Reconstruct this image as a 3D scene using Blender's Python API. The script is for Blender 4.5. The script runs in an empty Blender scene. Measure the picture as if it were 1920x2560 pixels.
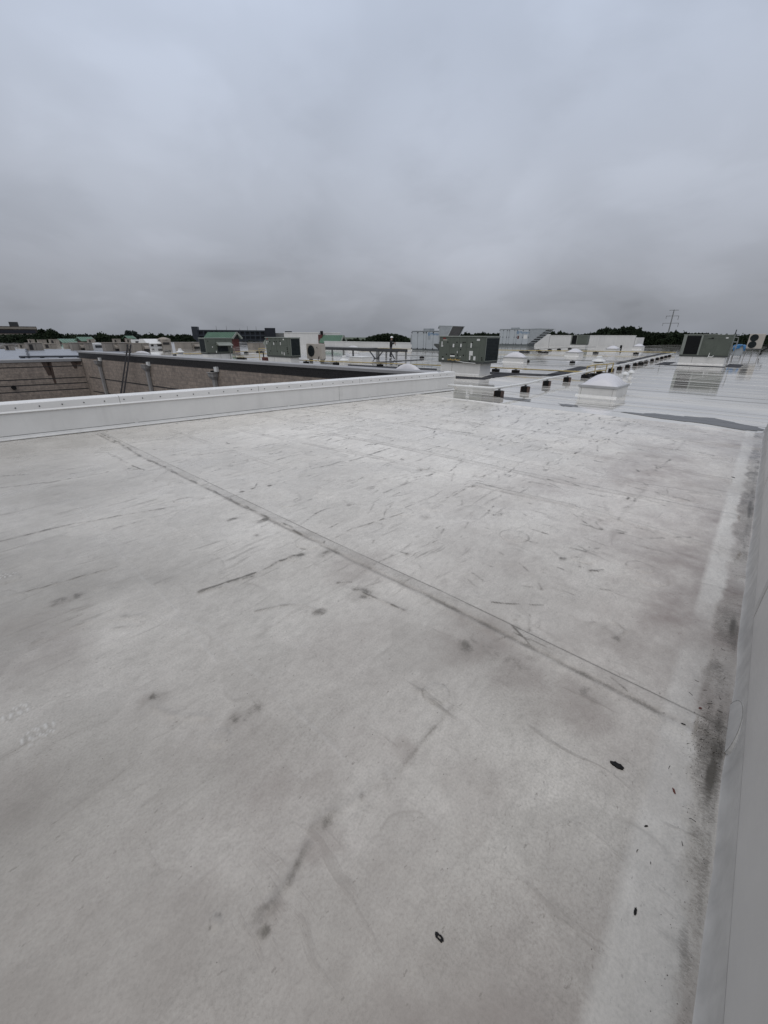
import bpy, bmesh, math, random
import numpy as np
from mathutils import Vector, Matrix

random.seed(7)
rng = np.random.default_rng(11)
R = math.radians
scene = bpy.context.scene
COL = scene.collection

# ------------------------------------------------------------------ camera
F_PX, CX, CY, CAM_H = 1010.0, 960.0, 1280.0, 1.7
PITCH = math.atan(439.0 / 1010.0)
ROLL = R(0.35)
cam_d = bpy.data.cameras.new('camera')
cam = bpy.data.objects.new('camera', cam_d)
COL.objects.link(cam)
cam_d.sensor_fit = 'HORIZONTAL'
cam_d.sensor_width = 36.0
cam_d.lens = 36.0 * F_PX / 1920.0
cam_d.clip_start = 0.05
cam_d.clip_end = 6000
_f = Vector((0, math.cos(PITCH), -math.sin(PITCH)))
_r0 = Vector((1, 0, 0))
_u0 = Vector((0, math.sin(PITCH), math.cos(PITCH)))
_r = _r0 * math.cos(ROLL) + _u0 * math.sin(ROLL)
_u = _u0 * math.cos(ROLL) - _r0 * math.sin(ROLL)
m = Matrix((( _r.x, _u.x, -_f.x, 0), (_r.y, _u.y, -_f.y, 0), (_r.z, _u.z, -_f.z, CAM_H), (0, 0, 0, 1)))
cam.matrix_world = m
scene.camera = cam
scene.render.resolution_x = 768
scene.render.resolution_y = 1024
scene.render.resolution_percentage = 100

# ------------------------------------------------------------------ world: overcast sky
SUN_EL, SUN_AZ = R(70), R(205)
w = bpy.data.worlds.new('World')
scene.world = w
w.use_nodes = True
nt = w.node_tree
for n in list(nt.nodes):
    nt.nodes.remove(n)


def N(tree, typ, **kw):
    n = tree.nodes.new(typ)
    for k, v in kw.items():
        setattr(n, k, v)
    return n


def math_node(tree, op, a, b=None, clamp=False):
    n = tree.nodes.new('ShaderNodeMath')
    n.operation = op
    n.use_clamp = clamp
    for i, s in enumerate((a, b)):
        if s is None:
            continue
        if isinstance(s, (int, float)):
            n.inputs[i].default_value = s
        else:
            tree.links.new(s, n.inputs[i])
    return n.outputs[0]


def mixcol(tree, fac, a, b, blend='MIX'):
    n = tree.nodes.new('ShaderNodeMix')
    n.data_type = 'RGBA'
    n.blend_type = blend
    n.clamp_factor = True
    for sock, s in ((n.inputs[0], fac), (n.inputs[6], a), (n.inputs[7], b)):
        if isinstance(s, (int, float)):
            sock.default_value = s
        elif isinstance(s, (tuple, list)):
            sock.default_value = (*s[:3], 1)
        else:
            tree.links.new(s, sock)
    return n.outputs[2]


def ramp(tree, fac, stops, interp='LINEAR'):
    n = tree.nodes.new('ShaderNodeValToRGB')
    n.color_ramp.interpolation = interp
    e = n.color_ramp.elements
    while len(e) > 1:
        e.remove(e[-1])
    e[0].position = stops[0][0]
    c = stops[0][1]
    e[0].color = (*c, 1) if isinstance(c, tuple) else (c, c, c, 1)
    for p, c in stops[1:]:
        k = e.new(p)
        k.color = (*c, 1) if isinstance(c, tuple) else (c, c, c, 1)
    tree.links.new(fac, n.inputs[0])
    return n.outputs[0]


def noise(tree, vec, scale, detail=4, rough=0.5, dist=0.0):
    n = tree.nodes.new('ShaderNodeTexNoise')
    n.inputs['Scale'].default_value = scale
    n.inputs['Detail'].default_value = detail
    n.inputs['Roughness'].default_value = rough
    n.inputs['Distortion'].default_value = dist
    tree.links.new(vec, n.inputs['Vector'])
    return n.outputs[0]


def mapping(tree, vec, scale=(1, 1, 1), loc=(0, 0, 0), rot=(0, 0, 0)):
    n = tree.nodes.new('ShaderNodeMapping')
    n.inputs['Scale'].default_value = scale
    n.inputs['Location'].default_value = loc
    n.inputs['Rotation'].default_value = rot
    tree.links.new(vec, n.inputs['Vector'])
    return n.outputs[0]


tc = N(nt, 'ShaderNodeTexCoord')
sep = N(nt, 'ShaderNodeSeparateXYZ')
nt.links.new(tc.outputs['Generated'], sep.inputs[0])
zc = math_node(nt, 'MAXIMUM', sep.outputs[2], 0.0)
den = math_node(nt, 'ADD', zc, 0.34)
px = math_node(nt, 'DIVIDE', sep.outputs[0], den)
py = math_node(nt, 'DIVIDE', sep.outputs[1], den)
cmb = N(nt, 'ShaderNodeCombineXYZ')
nt.links.new(px, cmb.inputs[0])
nt.links.new(py, cmb.inputs[1])
cloud_v = mapping(nt, cmb.outputs[0], loc=(0.62, -0.25, 0.0))
n1 = noise(nt, cloud_v, 1.25, 5, 0.45, 0.3)
n2 = noise(nt, mapping(nt, cmb.outputs[0], loc=(3.1, 1.7, 0.4), rot=(0, 0, 0.5)), 2.0, 6, 0.52, 0.4)
grad = ramp(nt, zc, [(0.0, (0.252, 0.268, 0.302)), (0.05, (0.292, 0.308, 0.348)), (0.12, (0.350, 0.368, 0.418)),
                     (0.25, (0.455, 0.488, 0.562)), (0.46, (0.540, 0.600, 0.720)), (1.0, (0.55, 0.61, 0.73))])
cl = math_node(nt, 'ADD', math_node(nt, 'MULTIPLY', n1, 0.68), math_node(nt, 'MULTIPLY', n2, 0.32))
clf = ramp(nt, cl, [(0.30, 0.77), (0.41, 0.92), (0.50, 1.02), (0.59, 1.12), (0.72, 1.23)], 'EASE')


def lobe(x, y, width, amount):
    """soft brighter break in the overcast, centred on the direction of photo pixel (x, y)"""
    d_ = (_f * F_PX + _r * (x - CX) - _u * (y - CY)).normalized()
    vm = N(nt, 'ShaderNodeVectorMath', operation='DOT_PRODUCT')
    nt.links.new(tc.outputs['Generated'], vm.inputs[0])
    vm.inputs[1].default_value = d_
    return math_node(nt, 'MULTIPLY', ramp(nt, vm.outputs['Value'], [(math.cos(width), 0.0), (1.0, 1.0)], 'EASE'), amount)


add = math_node(nt, 'ADD', lobe(1090, 560, R(15), 0.17), lobe(300, 590, R(11), 0.07))
clf = math_node(nt, 'ADD', clf, add)
over = mixcol(nt, 1.0, grad, clf, 'MULTIPLY')
sky = N(nt, 'ShaderNodeTexSky')
sky.sky_type = 'NISHITA'
sky.sun_disc = False
sky.sun_elevation = SUN_EL
sky.sun_rotation = SUN_AZ
sky.air_density = 1.5
sky.dust_density = 3.0
skys = mixcol(nt, 1.0, sky.outputs[0], (0.08, 0.08, 0.08), 'MULTIPLY')
final = mixcol(nt, 0.94, skys, over)
bg = N(nt, 'ShaderNodeBackground')
bg.inputs[1].default_value = 1.0
nt.links.new(final, bg.inputs[0])
wo = N(nt, 'ShaderNodeOutputWorld')
nt.links.new(bg.outputs[0], wo.inputs[0])

sun_d = bpy.data.lights.new('sun', 'SUN')
sun_d.energy = 1.35
sun_d.angle = R(80)
sun_d.color = (1.0, 0.94, 0.86)
sun = bpy.data.objects.new('sun', sun_d)
COL.objects.link(sun)
sd = Vector((math.sin(SUN_AZ) * math.cos(SUN_EL), math.cos(SUN_AZ) * math.cos(SUN_EL), math.sin(SUN_EL)))
sun.rotation_euler = sd.to_track_quat('Z', 'Y').to_euler()
sun.location = (0, 0, 60)

vs = scene.view_settings
vs.view_transform = 'Standard'
vs.look = 'None'
vs.exposure = 0.0
vs.gamma = 1.0
vs.use_curve_mapping = False

# ------------------------------------------------------------------ pixel helpers (photo 1920 x 2560)


def ray(x, y):
    return _f * F_PX + _r * (x - CX) - _u * (y - CY)


def P(x, y, z=0.0):
    d = ray(x, y)
    t = (z - CAM_H) / d.z
    return Vector((d.x * t, d.y * t, z))


def PD(x, y, dist):
    """point on the pixel's ray at horizontal distance dist"""
    d = ray(x, y)
    t = dist / math.hypot(d.x, d.y)
    return Vector((d.x * t, d.y * t, CAM_H + d.z * t))


def proj(p):
    d = Vector(p) - Vector((0, 0, CAM_H))
    k = d.dot(_f)
    return CX + F_PX * d.dot(_r) / k, CY - F_PX * d.dot(_u) / k


def span(p, dv, xpx):
    """length t so that p + t*dv projects to column xpx"""
    p = Vector(p) - Vector((0, 0, CAM_H))
    dv = Vector(dv)
    k = (xpx - CX) / F_PX
    return -(p.dot(_r) - k * p.dot(_f)) / (dv.dot(_r) - k * dv.dot(_f))


def zat(p, ypx):
    """height z above p's ground spot that projects to row ypx"""
    q = Vector((p[0], p[1], -CAM_H))
    k = (CY - ypx) / F_PX
    up = Vector((0, 0, 1))
    return -(q.dot(_u) - k * q.dot(_f)) / (up.dot(_u) - k * up.dot(_f))


AZ = R(41.5)
U = Vector((math.sin(AZ), math.cos(AZ), 0))
V = Vector((-math.cos(AZ), math.sin(AZ), 0))
RZ_UV = math.atan2(U.y, U.x)          # local x = U, y = V
RZ_A = math.atan2(-V.y, -V.x)         # local x = -V (right along a face that looks along -U), y = U
RZ_B = RZ_UV                          # local x = U (right along a face that looks along -V), y = V


def uv(p):
    return p[0] * U.x + p[1] * U.y, p[0] * V.x + p[1] * V.y


def W(u_, v_, z=0.0):
    q = U * u_ + V * v_
    return Vector((q.x, q.y, z))

# ------------------------------------------------------------------ materials


def mat(name, col, rough=0.6, var=0.12, vscale=3.0, bump=0.0, bscale=40.0, spec=0.5, metal=0.0, col2=None, emit=None,
        streak=0.0, coat=0.0):
    mt = bpy.data.materials.new(name)
    mt.use_nodes = True
    t = mt.node_tree
    b = t.nodes['Principled BSDF']
    b.inputs['Roughness'].default_value = rough
    b.inputs['Metallic'].default_value = metal
    b.inputs['Specular IOR Level'].default_value = spec
    b.inputs['Coat Weight'].default_value = coat
    tcn = t.nodes.new('ShaderNodeTexCoord')
    geo = t.nodes.new('ShaderNodeNewGeometry')
    ob = geo.outputs['Position']
    nz = noise(t, ob, vscale, 5, 0.6)
    c = Vector(col)
    lo = tuple(c * (1 - var))
    hi = tuple(c * (1 + var)) if col2 is None else col2
    cc = ramp(t, nz, [(0.3, lo), (0.7, hi)])
    if streak:
        sv = mapping(t, ob, scale=(3.0, 3.0, 0.35))
        sn = noise(t, sv, 2.2, 4, 0.6)
        f = ramp(t, sn, [(0.5, 0.0), (0.75, streak)])
        cc = mixcol(t, f, cc, tuple(c * 0.45))
    t.links.new(cc, b.inputs['Base Color'])
    rr = ramp(t, noise(t, ob, vscale * 2.3, 3, 0.5), [(0.3, max(0.02, rough - 0.08)), (0.7, min(1, rough + 0.08))])
    t.links.new(rr, b.inputs['Roughness'])
    if bump:
        bn = t.nodes.new('ShaderNodeBump')
        bn.inputs['Strength'].default_value = 0.6
        bn.inputs['Distance'].default_value = bump
        t.links.new(noise(t, ob, bscale, 4, 0.6), bn.inputs['Height'])
        t.links.new(bn.outputs[0], b.inputs['Normal'])
    return mt


M = {}
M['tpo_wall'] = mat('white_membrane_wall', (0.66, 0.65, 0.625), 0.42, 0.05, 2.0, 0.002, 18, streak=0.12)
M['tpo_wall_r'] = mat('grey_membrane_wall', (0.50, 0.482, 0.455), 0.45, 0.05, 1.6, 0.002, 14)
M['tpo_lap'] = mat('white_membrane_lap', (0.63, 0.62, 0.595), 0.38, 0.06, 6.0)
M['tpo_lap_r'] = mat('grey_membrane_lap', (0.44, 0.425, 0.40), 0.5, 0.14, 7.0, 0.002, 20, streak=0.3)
M['coping'] = mat('white_coping_metal', (0.68, 0.67, 0.65), 0.3, 0.05, 1.5)
M['screw'] = mat('dark_screw', (0.03, 0.03, 0.03), 0.5)
M['grime'] = mat('grime_line', (0.16, 0.155, 0.14), 0.6, 0.3, 9.0)
M['green'] = mat('rooftop_unit_green', (0.082, 0.094, 0.076), 0.55, 0.10, 1.8, streak=0.18)
M['green_cap'] = mat('rooftop_unit_cap', (0.20, 0.215, 0.19), 0.45, 0.1, 2.5)
M['green_dark'] = mat('rooftop_unit_rail', (0.055, 0.06, 0.055), 0.6, 0.2)
M['coil'] = mat('coil_dark', (0.012, 0.016, 0.018), 0.7, 0.2, 5, spec=0.2)
M['slat'] = mat('coil_slat', (0.024, 0.032, 0.033), 0.65, 0.2, 5, spec=0.3)
M['black'] = mat('black_rubber', (0.007, 0.007, 0.007), 0.7, 0.3, 8, spec=0.2)
M['sticker'] = mat('white_sticker', (0.58, 0.58, 0.56), 0.5, 0.12, 30)
M['red'] = mat('red_sticker', (0.16, 0.025, 0.02), 0.5)
M['brass'] = mat('brass_valve', (0.35, 0.24, 0.08), 0.4, 0.3, 20)
M['curb'] = mat('white_curb_membrane', (0.61, 0.60, 0.575), 0.45, 0.06, 2.5, streak=0.12)
M['dome'] = mat('acrylic_dome', (0.53, 0.52, 0.535), 0.28, 0.04, 1.5)
M['frame_grey'] = mat('grey_aluminium', (0.33, 0.33, 0.33), 0.4, 0.1, 4)
M['galv'] = mat('galvanised_steel', (0.30, 0.32, 0.33), 0.42, 0.12, 3, metal=0.2)
M['ahu'] = mat('air_handler_panel', (0.36, 0.385, 0.40), 0.45, 0.06, 0.8)
M['ahu_seam'] = mat('air_handler_seam', (0.19, 0.205, 0.215), 0.5, 0.1)
M['ahu_base'] = mat('air_handler_base', (0.13, 0.145, 0.145), 0.55, 0.15)
M['logo'] = mat('logo_blue', (0.035, 0.13, 0.26), 0.5, 0.05)
M['beige'] = mat('condenser_beige', (0.37, 0.34, 0.30), 0.5, 0.07, 2)
M['tan'] = mat('tan_unit', (0.23, 0.205, 0.175), 0.65, 0.18, 0.9, streak=0.3)
M['tan_dark'] = mat('tan_unit_opening', (0.018, 0.016, 0.015), 0.7)
M['brick_tan'] = None
M['brick_black'] = mat('dark_glazed_brick', (0.014, 0.012, 0.012), 0.55, 0.35, 4.0, 0.002, 60)
M['mortar'] = mat('grey_mortar', (0.035, 0.032, 0.03), 0.8, 0.15, 10)
M['coping_grey'] = mat('grey_coping_metal', (0.25, 0.245, 0.245), 0.42, 0.08, 1.2)
M['downspout'] = mat('grey_downspout', (0.26, 0.25, 0.24), 0.5, 0.12, 4, streak=0.2)
M['yellow'] = mat('yellow_gas_pipe', (0.36, 0.28, 0.11), 0.5, 0.2, 6)
M['white_pipe'] = mat('white_pvc_pipe', (0.62, 0.62, 0.60), 0.35, 0.06, 6)
M['pipe_grey'] = mat('grey_pipe', (0.16, 0.155, 0.14), 0.5, 0.2, 6)
M['block_wood'] = mat('support_timber', (0.075, 0.045, 0.034), 0.7, 0.3, 14)
M['pad'] = mat('dark_walkway_pad', (0.030, 0.030, 0.033), 0.75, 0.2, 3, 0.002, 60, spec=0.15)
M['steel_dark'] = mat('dark_steel', (0.035, 0.036, 0.038), 0.5, 0.25, 4)
M['steel_grey'] = mat('grey_steel', (0.19, 0.19, 0.185), 0.5, 0.2, 4)
M['galv_light'] = mat('white_vent_metal', (0.60, 0.60, 0.585), 0.4, 0.08, 4)
M['blue_tarp'] = mat('blue_tarp', (0.02, 0.12, 0.27), 0.4, 0.3, 6, 0.01, 8)
M['roof_green'] = mat('green_metal_roof', (0.075, 0.145, 0.095), 0.45, 0.12, 0.4)
M['gable_dark'] = mat('dark_gable', (0.012, 0.013, 0.013), 0.7)
M['brick_red'] = mat('dark_red_brick', (0.075, 0.02, 0.018), 0.8, 0.2, 3)
M['white_far'] = mat('far_white_wall', (0.56, 0.555, 0.54), 0.6, 0.06, 0.4, streak=0.22)
M['navy'] = mat('navy_facade', (0.008, 0.010, 0.018), 0.5, 0.3, 0.3)
M['navy_frame'] = mat('grey_blue_frame', (0.026, 0.031, 0.042), 0.6, 0.2, 0.3)
M['office_brown'] = mat('brown_office_wall', (0.04, 0.028, 0.025), 0.7, 0.15, 0.2)
M['office_cream'] = mat('cream_office_band', (0.25, 0.22, 0.185), 0.7, 0.1, 0.3)
M['bark'] = mat('tree_bark', (0.035, 0.028, 0.02), 0.9, 0.3, 3)
M['jacket'] = mat('black_jacket', (0.008, 0.008, 0.009), 0.8)
M['trouser'] = mat('grey_trousers', (0.045, 0.047, 0.055), 0.85)
M['skin'] = mat('skin', (0.36, 0.22, 0.16), 0.55)
M['hat'] = mat('white_hard_hat', (0.62, 0.62, 0.60), 0.35)
M['ladder'] = mat('ladder_rail', (0.035, 0.033, 0.036), 0.5, 0.3, 5)
M['groove'] = mat('dark_reveal', (0.02, 0.018, 0.018), 0.7)
M['rust'] = mat('rust_stain', (0.055, 0.035, 0.026), 0.8, 0.3, 5)


def leaf_mat(name, lo, hi):
    mt = bpy.data.materials.new(name)
    mt.use_nodes = True
    t = mt.node_tree
    b = t.nodes['Principled BSDF']
    geo = t.nodes.new('ShaderNodeNewGeometry')
    nz = noise(t, geo.outputs['Position'], 0.35, 4, 0.7)
    t.links.new(ramp(t, nz, [(0.3, lo), (0.7, hi)]), b.inputs['Base Color'])
    b.inputs['Roughness'].default_value = 0.8
    b.inputs['Specular IOR Level'].default_value = 0.1
    return mt


M['leaf_dark'] = leaf_mat('dark_foliage', (0.007, 0.011, 0.007), (0.024, 0.035, 0.018))
M['leaf_mid'] = leaf_mat('green_foliage', (0.012, 0.018, 0.011), (0.030, 0.042, 0.022))
M['leaf_pale'] = leaf_mat('distant_foliage', (0.022, 0.030, 0.028), (0.040, 0.050, 0.044))


def tan_masonry():
    mt = bpy.data.materials.new('tan_split_face_masonry')
    mt.use_nodes = True
    t = mt.node_tree
    b = t.nodes['Principled BSDF']
    tcn = t.nodes.new('ShaderNodeTexCoord')
    ob = tcn.outputs['Object']
    swz = mapping(t, ob, rot=(R(90), 0, 0))
    br = t.nodes.new('ShaderNodeTexBrick')
    br.inputs['Scale'].default_value = 1.0
    br.inputs['Brick Width'].default_value = 0.4
    br.inputs['Row Height'].default_value = 0.2
    br.inputs['Mortar Size'].default_value = 0.008
    br.inputs['Color1'].default_value = (0.29, 0.237, 0.195, 1)
    br.inputs['Color2'].default_value = (0.235, 0.192, 0.160, 1)
    br.inputs['Mortar'].default_value = (0.17, 0.15, 0.133, 1)
    sx = t.nodes.new('ShaderNodeSeparateXYZ')
    t.links.new(ob, sx.inputs[0])
    cx = t.nodes.new('ShaderNodeCombineXYZ')
    t.links.new(sx.outputs[0], cx.inputs[0])
    t.links.new(sx.outputs[2], cx.inputs[1])
    t.links.new(cx.outputs[0], br.inputs['Vector'])
    nz = noise(t, ob, 5.0, 6, 0.75)
    f = ramp(t, nz, [(0.32, 0.62), (0.68, 1.3)])
    c = mixcol(t, 1.0, br.outputs[0], f, 'MULTIPLY')
    nz2 = noise(t, mapping(t, ob, scale=(1, 1, 0.3)), 0.9, 3, 0.5)
    c = mixcol(t, ramp(t, nz2, [(0.5, 0.0), (0.8, 0.45)]), c, (0.09, 0.075, 0.068))
    t.links.new(c, b.inputs['Base Color'])
    b.inputs['Roughness'].default_value = 0.85
    bn = t.nodes.new('ShaderNodeBump')
    bn.inputs['Distance'].default_value = 0.02
    t.links.new(noise(t, ob, 16, 4, 0.7), bn.inputs['Height'])
    t.links.new(bn.outputs[0], b.inputs['Normal'])
    return mt


M['brick_tan'] = tan_masonry()


def near_roof_mat():
    mt = bpy.data.materials.new('white_roof_membrane')
    mt.use_nodes = True
    t = mt.node_tree
    b = t.nodes['Principled BSDF']
    tcn = t.nodes.new('ShaderNodeTexCoord')
    ob = tcn.outputs['Object']

    def attr(n):
        a = t.nodes.new('ShaderNodeAttribute')
        a.attribute_name = n
        return a.outputs['Fac']
    dirt, pink, wet, pale, gut = attr('dirt'), attr('pink'), attr('wet'), attr('pale'), attr('gut')
    big = noise(t, ob, 0.7, 5, 0.6)
    c = ramp(t, big, [(0.3, (0.610, 0.576, 0.520)), (0.7, (0.705, 0.670, 0.612))])
    # soiling film: mottled at several scales
    film = noise(t, mapping(t, ob, scale=(1.0, 1.6, 1)), 5.5, 8, 0.72)
    c = mixcol(t, ramp(t, film, [(0.42, 0.0), (0.72, 0.30)]), c, (0.345, 0.320, 0.282))
    grain = noise(t, ob, 95.0, 5, 0.75)
    c = mixcol(t, 1.0, c, ramp(t, grain, [(0.28, 0.70), (0.5, 1.0), (0.72, 1.20)]), 'MULTIPLY')
    grain2 = noise(t, mapping(t, ob, scale=(0.6, 1.0, 1)), 26.0, 6, 0.8)
    c = mixcol(t, 1.0, c, ramp(t, grain2, [(0.30, 0.80), (0.5, 1.0), (0.70, 1.12)]), 'MULTIPLY')
    pits = ramp(t, noise(t, mapping(t, ob, scale=(0.55, 1.0, 1), loc=(7, 3, 0)), 48.0, 4, 0.7), [(0.655, 0.0), (0.70, 0.75)])
    c = mixcol(t, pits, c, (0.20, 0.185, 0.165))
    # wind- and water-drawn streaks: along u over the open sheet, along v beside the wall
    sx = t.nodes.new('ShaderNodeSeparateXYZ')
    t.links.new(ob, sx.inputs[0])
    side = ramp(t, math_node(t, 'MULTIPLY', sx.outputs[1], 0.2), [(0.14, 0.0), (0.36, 1.0)])
    warp = N(t, 'ShaderNodeVectorMath', operation='ADD')
    wn = t.nodes.new('ShaderNodeTexNoise')
    wn.inputs['Scale'].default_value = 2.2
    t.links.new(ob, wn.inputs['Vector'])
    wsc = N(t, 'ShaderNodeVectorMath', operation='SCALE')
    wsc.inputs['Scale'].default_value = 0.16
    t.links.new(wn.outputs['Color'], wsc.inputs[0])
    t.links.new(ob, warp.inputs[0])
    t.links.new(wsc.outputs[0], warp.inputs[1])
    wv_ = warp.outputs[0]
    s1 = ramp(t, noise(t, mapping(t, wv_, scale=(1.7, 15.0, 1)), 1.0, 6, 0.62), [(0.585, 0.0), (0.66, 1.0)])
    s2 = ramp(t, noise(t, mapping(t, wv_, scale=(14.0, 1.9, 1), loc=(5, 0, 0)), 1.0, 6, 0.62), [(0.60, 0.0), (0.67, 1.0)])
    stn = math_node(t, 'ADD', math_node(t, 'MULTIPLY', s1, side), math_node(t, 'MULTIPLY', s2, math_node(t, 'SUBTRACT', 1.0, side)))
    smask = ramp(t, noise(t, ob, 0.9, 4, 0.6), [(0.40, 0.12), (0.62, 1.0)])
    stn = math_node(t, 'MULTIPLY', stn, math_node(t, 'MULTIPLY', smask, 0.62))
    c = mixcol(t, stn, c, (0.17, 0.155, 0.135))
    # drying rings with crisp edges
    cn = noise(t, wv_, 1.35, 2, 0.4)
    ring = ramp(t, math_node(t, 'ABSOLUTE', math_node(t, 'SUBTRACT', cn, 0.56)), [(0.0, 1.0), (0.010, 0.0)])
    ring = math_node(t, 'MULTIPLY', ring, ramp(t, noise(t, ob, 2.6, 3, 0.5), [(0.5, 0.0), (0.66, 0.42)]))
    c = mixcol(t, ring, c, (0.20, 0.18, 0.155))
    damp = ramp(t, cn, [(0.555, 0.0), (0.566, 1.0)])
    c = mixcol(t, math_node(t, 'MULTIPLY', damp, 0.13), c, (0.24, 0.225, 0.20))
    # gritty specks gather where it is dirty
    sp = noise(t, ob, 190.0, 3, 0.8)
    spk = ramp(t, sp, [(0.63, 0.0), (0.70, 1.0)])
    spk2 = math_node(t, 'MULTIPLY', spk, math_node(t, 'ADD', math_node(t, 'MULTIPLY', dirt, 0.8), 0.16))
    pk = math_node(t, 'MULTIPLY', pink, ramp(t, noise(t, ob, 3.0, 6, 0.65), [(0.3, 0.35), (0.7, 1.0)]))
    c = mixcol(t, pk, c, (0.220, 0.176, 0.156))
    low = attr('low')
    c = mixcol(t, math_node(t, 'MULTIPLY', low, 0.95), c, (0.185, 0.168, 0.143))  # painted vignetting: browns and darkens the near end of the sheet
    sn_ = ramp(t, noise(t, ob, 34.0, 6, 0.8), [(0.3, 0.45), (0.7, 1.35)])
    c = mixcol(t, math_node(t, 'MULTIPLY', attr('soil'), sn_, clamp=True), c, (0.215, 0.190, 0.165))
    dn = noise(t, ob, 85.0, 7, 0.85)
    dsum = math_node(t, 'ADD', math_node(t, 'MULTIPLY', dn, 0.62), math_node(t, 'MULTIPLY', dirt, 0.44))
    dd = math_node(t, 'MAXIMUM', ramp(t, dsum, [(0.40, 0.0), (0.50, 0.30), (0.66, 0.90)]), math_node(t, 'MULTIPLY', dirt, 0.25))
    gn = noise(t, mapping(t, ob, scale=(1.0, 0.55, 1)), 115.0, 8, 0.88, 0.6)
    gsum = math_node(t, 'ADD', math_node(t, 'MULTIPLY', gn, 0.70), math_node(t, 'MULTIPLY', gut, 0.42))
    gg = ramp(t, gsum, [(0.44, 0.0), (0.54, 0.5), (0.68, 0.95)])
    c = mixcol(t, math_node(t, 'MULTIPLY', gut, 0.28), c, (0.22, 0.188, 0.145))
    c = mixcol(t, gg, c, (0.055, 0.045, 0.031))
    c = mixcol(t, dd, c, (0.105, 0.093, 0.075))
    c = mixcol(t, pale, c, (0.56, 0.55, 0.525))
    c = mixcol(t, spk2, c, (0.06, 0.055, 0.05))
    t.links.new(c, b.inputs['Base Color'])
    rn = noise(t, ob, 2.0, 5, 0.6)
    rg = ramp(t, rn, [(0.3, 0.24), (0.7, 0.42)])
    rgw = math_node(t, 'SUBTRACT', rg, math_node(t, 'MULTIPLY', wet, 0.34))
    rgm = math_node(t, 'MAXIMUM', rgw, 0.06)
    t.links.new(rgm, b.inputs['Roughness'])
    b.inputs['Specular IOR Level'].default_value = 0.5
    bn = t.nodes.new('ShaderNodeBump')
    bn.inputs['Distance'].default_value = 0.0016
    bn.inputs['Strength'].default_value = 0.7
    hh = math_node(t, 'ADD', noise(t, ob, 55, 6, 0.75), math_node(t, 'MULTIPLY', noise(t, ob, 9, 3, 0.5), 3.0))
    hh = math_node(t, 'ADD', hh, math_node(t, 'MULTIPLY', stn, 2.0))
    t.links.new(hh, bn.inputs['Height'])
    t.links.new(bn.outputs[0], b.inputs['Normal'])
    return mt


def far_roof_mat():
    mt = bpy.data.materials.new('wet_white_roof_membrane')
    mt.use_nodes = True
    t = mt.node_tree
    b = t.nodes['Principled BSDF']
    tcn = t.nodes.new('ShaderNodeTexCoord')
    ob = tcn.outputs['Object']
    big = noise(t, mapping(t, ob, scale=(0.25, 0.10, 1)), 1.0, 5, 0.6)
    c = ramp(t, big, [(0.3, (0.53, 0.505, 0.455)), (0.7, (0.67, 0.645, 0.595))])
    st = noise(t, mapping(t, ob, scale=(4.5, 0.16, 1)), 1.0, 6, 0.65)
    c = mixcol(t, ramp(t, st, [(0.52, 0.0), (0.66, 0.7)]), c, (0.22, 0.215, 0.205))
    t.links.new(c, b.inputs['Base Color'])
    wv = noise(t, mapping(t, ob, scale=(0.55, 0.16, 1), loc=(3.3, 0, 0)), 1.0, 5, 0.6)
    rg = ramp(t, wv, [(0.42, 0.03), (0.60, 0.07), (0.74, 0.26)])
    t.links.new(rg, b.inputs['Roughness'])
    b.inputs['Specular IOR Level'].default_value = 0.5
    b.inputs['Coat IOR'].default_value = 1.33
    b.inputs['Coat Roughness'].default_value = 0.03
    t.links.new(ramp(t, wv, [(0.44, 1.0), (0.60, 0.05)]), b.inputs['Coat Weight'])
    bn = t.nodes.new('ShaderNodeBump')
    bn.inputs['Distance'].default_value = 0.006
    bn.inputs['Strength'].default_value = 0.45
    h1 = noise(t, mapping(t, ob, scale=(3.6, 0.10, 1)), 1.0, 3, 0.5)
    h2 = noise(t, mapping(t, ob, scale=(9.0, 1.6, 1)), 1.0, 3, 0.5)
    hh = math_node(t, 'ADD', h1, math_node(t, 'MULTIPLY', h2, 0.18))
    t.links.new(hh, bn.inputs['Height'])
    t.links.new(bn.outputs[0], b.inputs['Normal'])
    t.links.new(bn.outputs[0], b.inputs['Coat Normal'])
    return mt


def puddle_mat():
    mt = bpy.data.materials.new('dirty_puddle')
    mt.use_nodes = True
    t = mt.node_tree
    b = t.nodes['Principled BSDF']
    geo = t.nodes.new('ShaderNodeNewGeometry')
    nz = noise(t, geo.outputs['Position'], 2.5, 5, 0.6)
    t.links.new(ramp(t, nz, [(0.3, (0.022, 0.022, 0.024)), (0.7, (0.055, 0.053, 0.053))]), b.inputs['Base Color'])
    b.inputs['Roughness'].default_value = 0.08
    b.inputs['Specular IOR Level'].default_value = 0.12
    return mt


def grass_mat():
    mt = mat('far_ground', (0.045, 0.06, 0.03), 0.95, 0.4, 0.02)
    return mt


M['near_roof'] = near_roof_mat()
M['far_roof'] = far_roof_mat()
M['puddle'] = puddle_mat()
M['ground'] = grass_mat()
M['blue_roof'] = mat('wet_grey_roof', (0.20, 0.215, 0.245), 0.32, 0.12, 0.5, 0.003, 5)
M['asphalt'] = mat('courtyard_floor', (0.08, 0.08, 0.08), 0.8, 0.2, 1.0)

# ------------------------------------------------------------------ mesh builder


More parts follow.
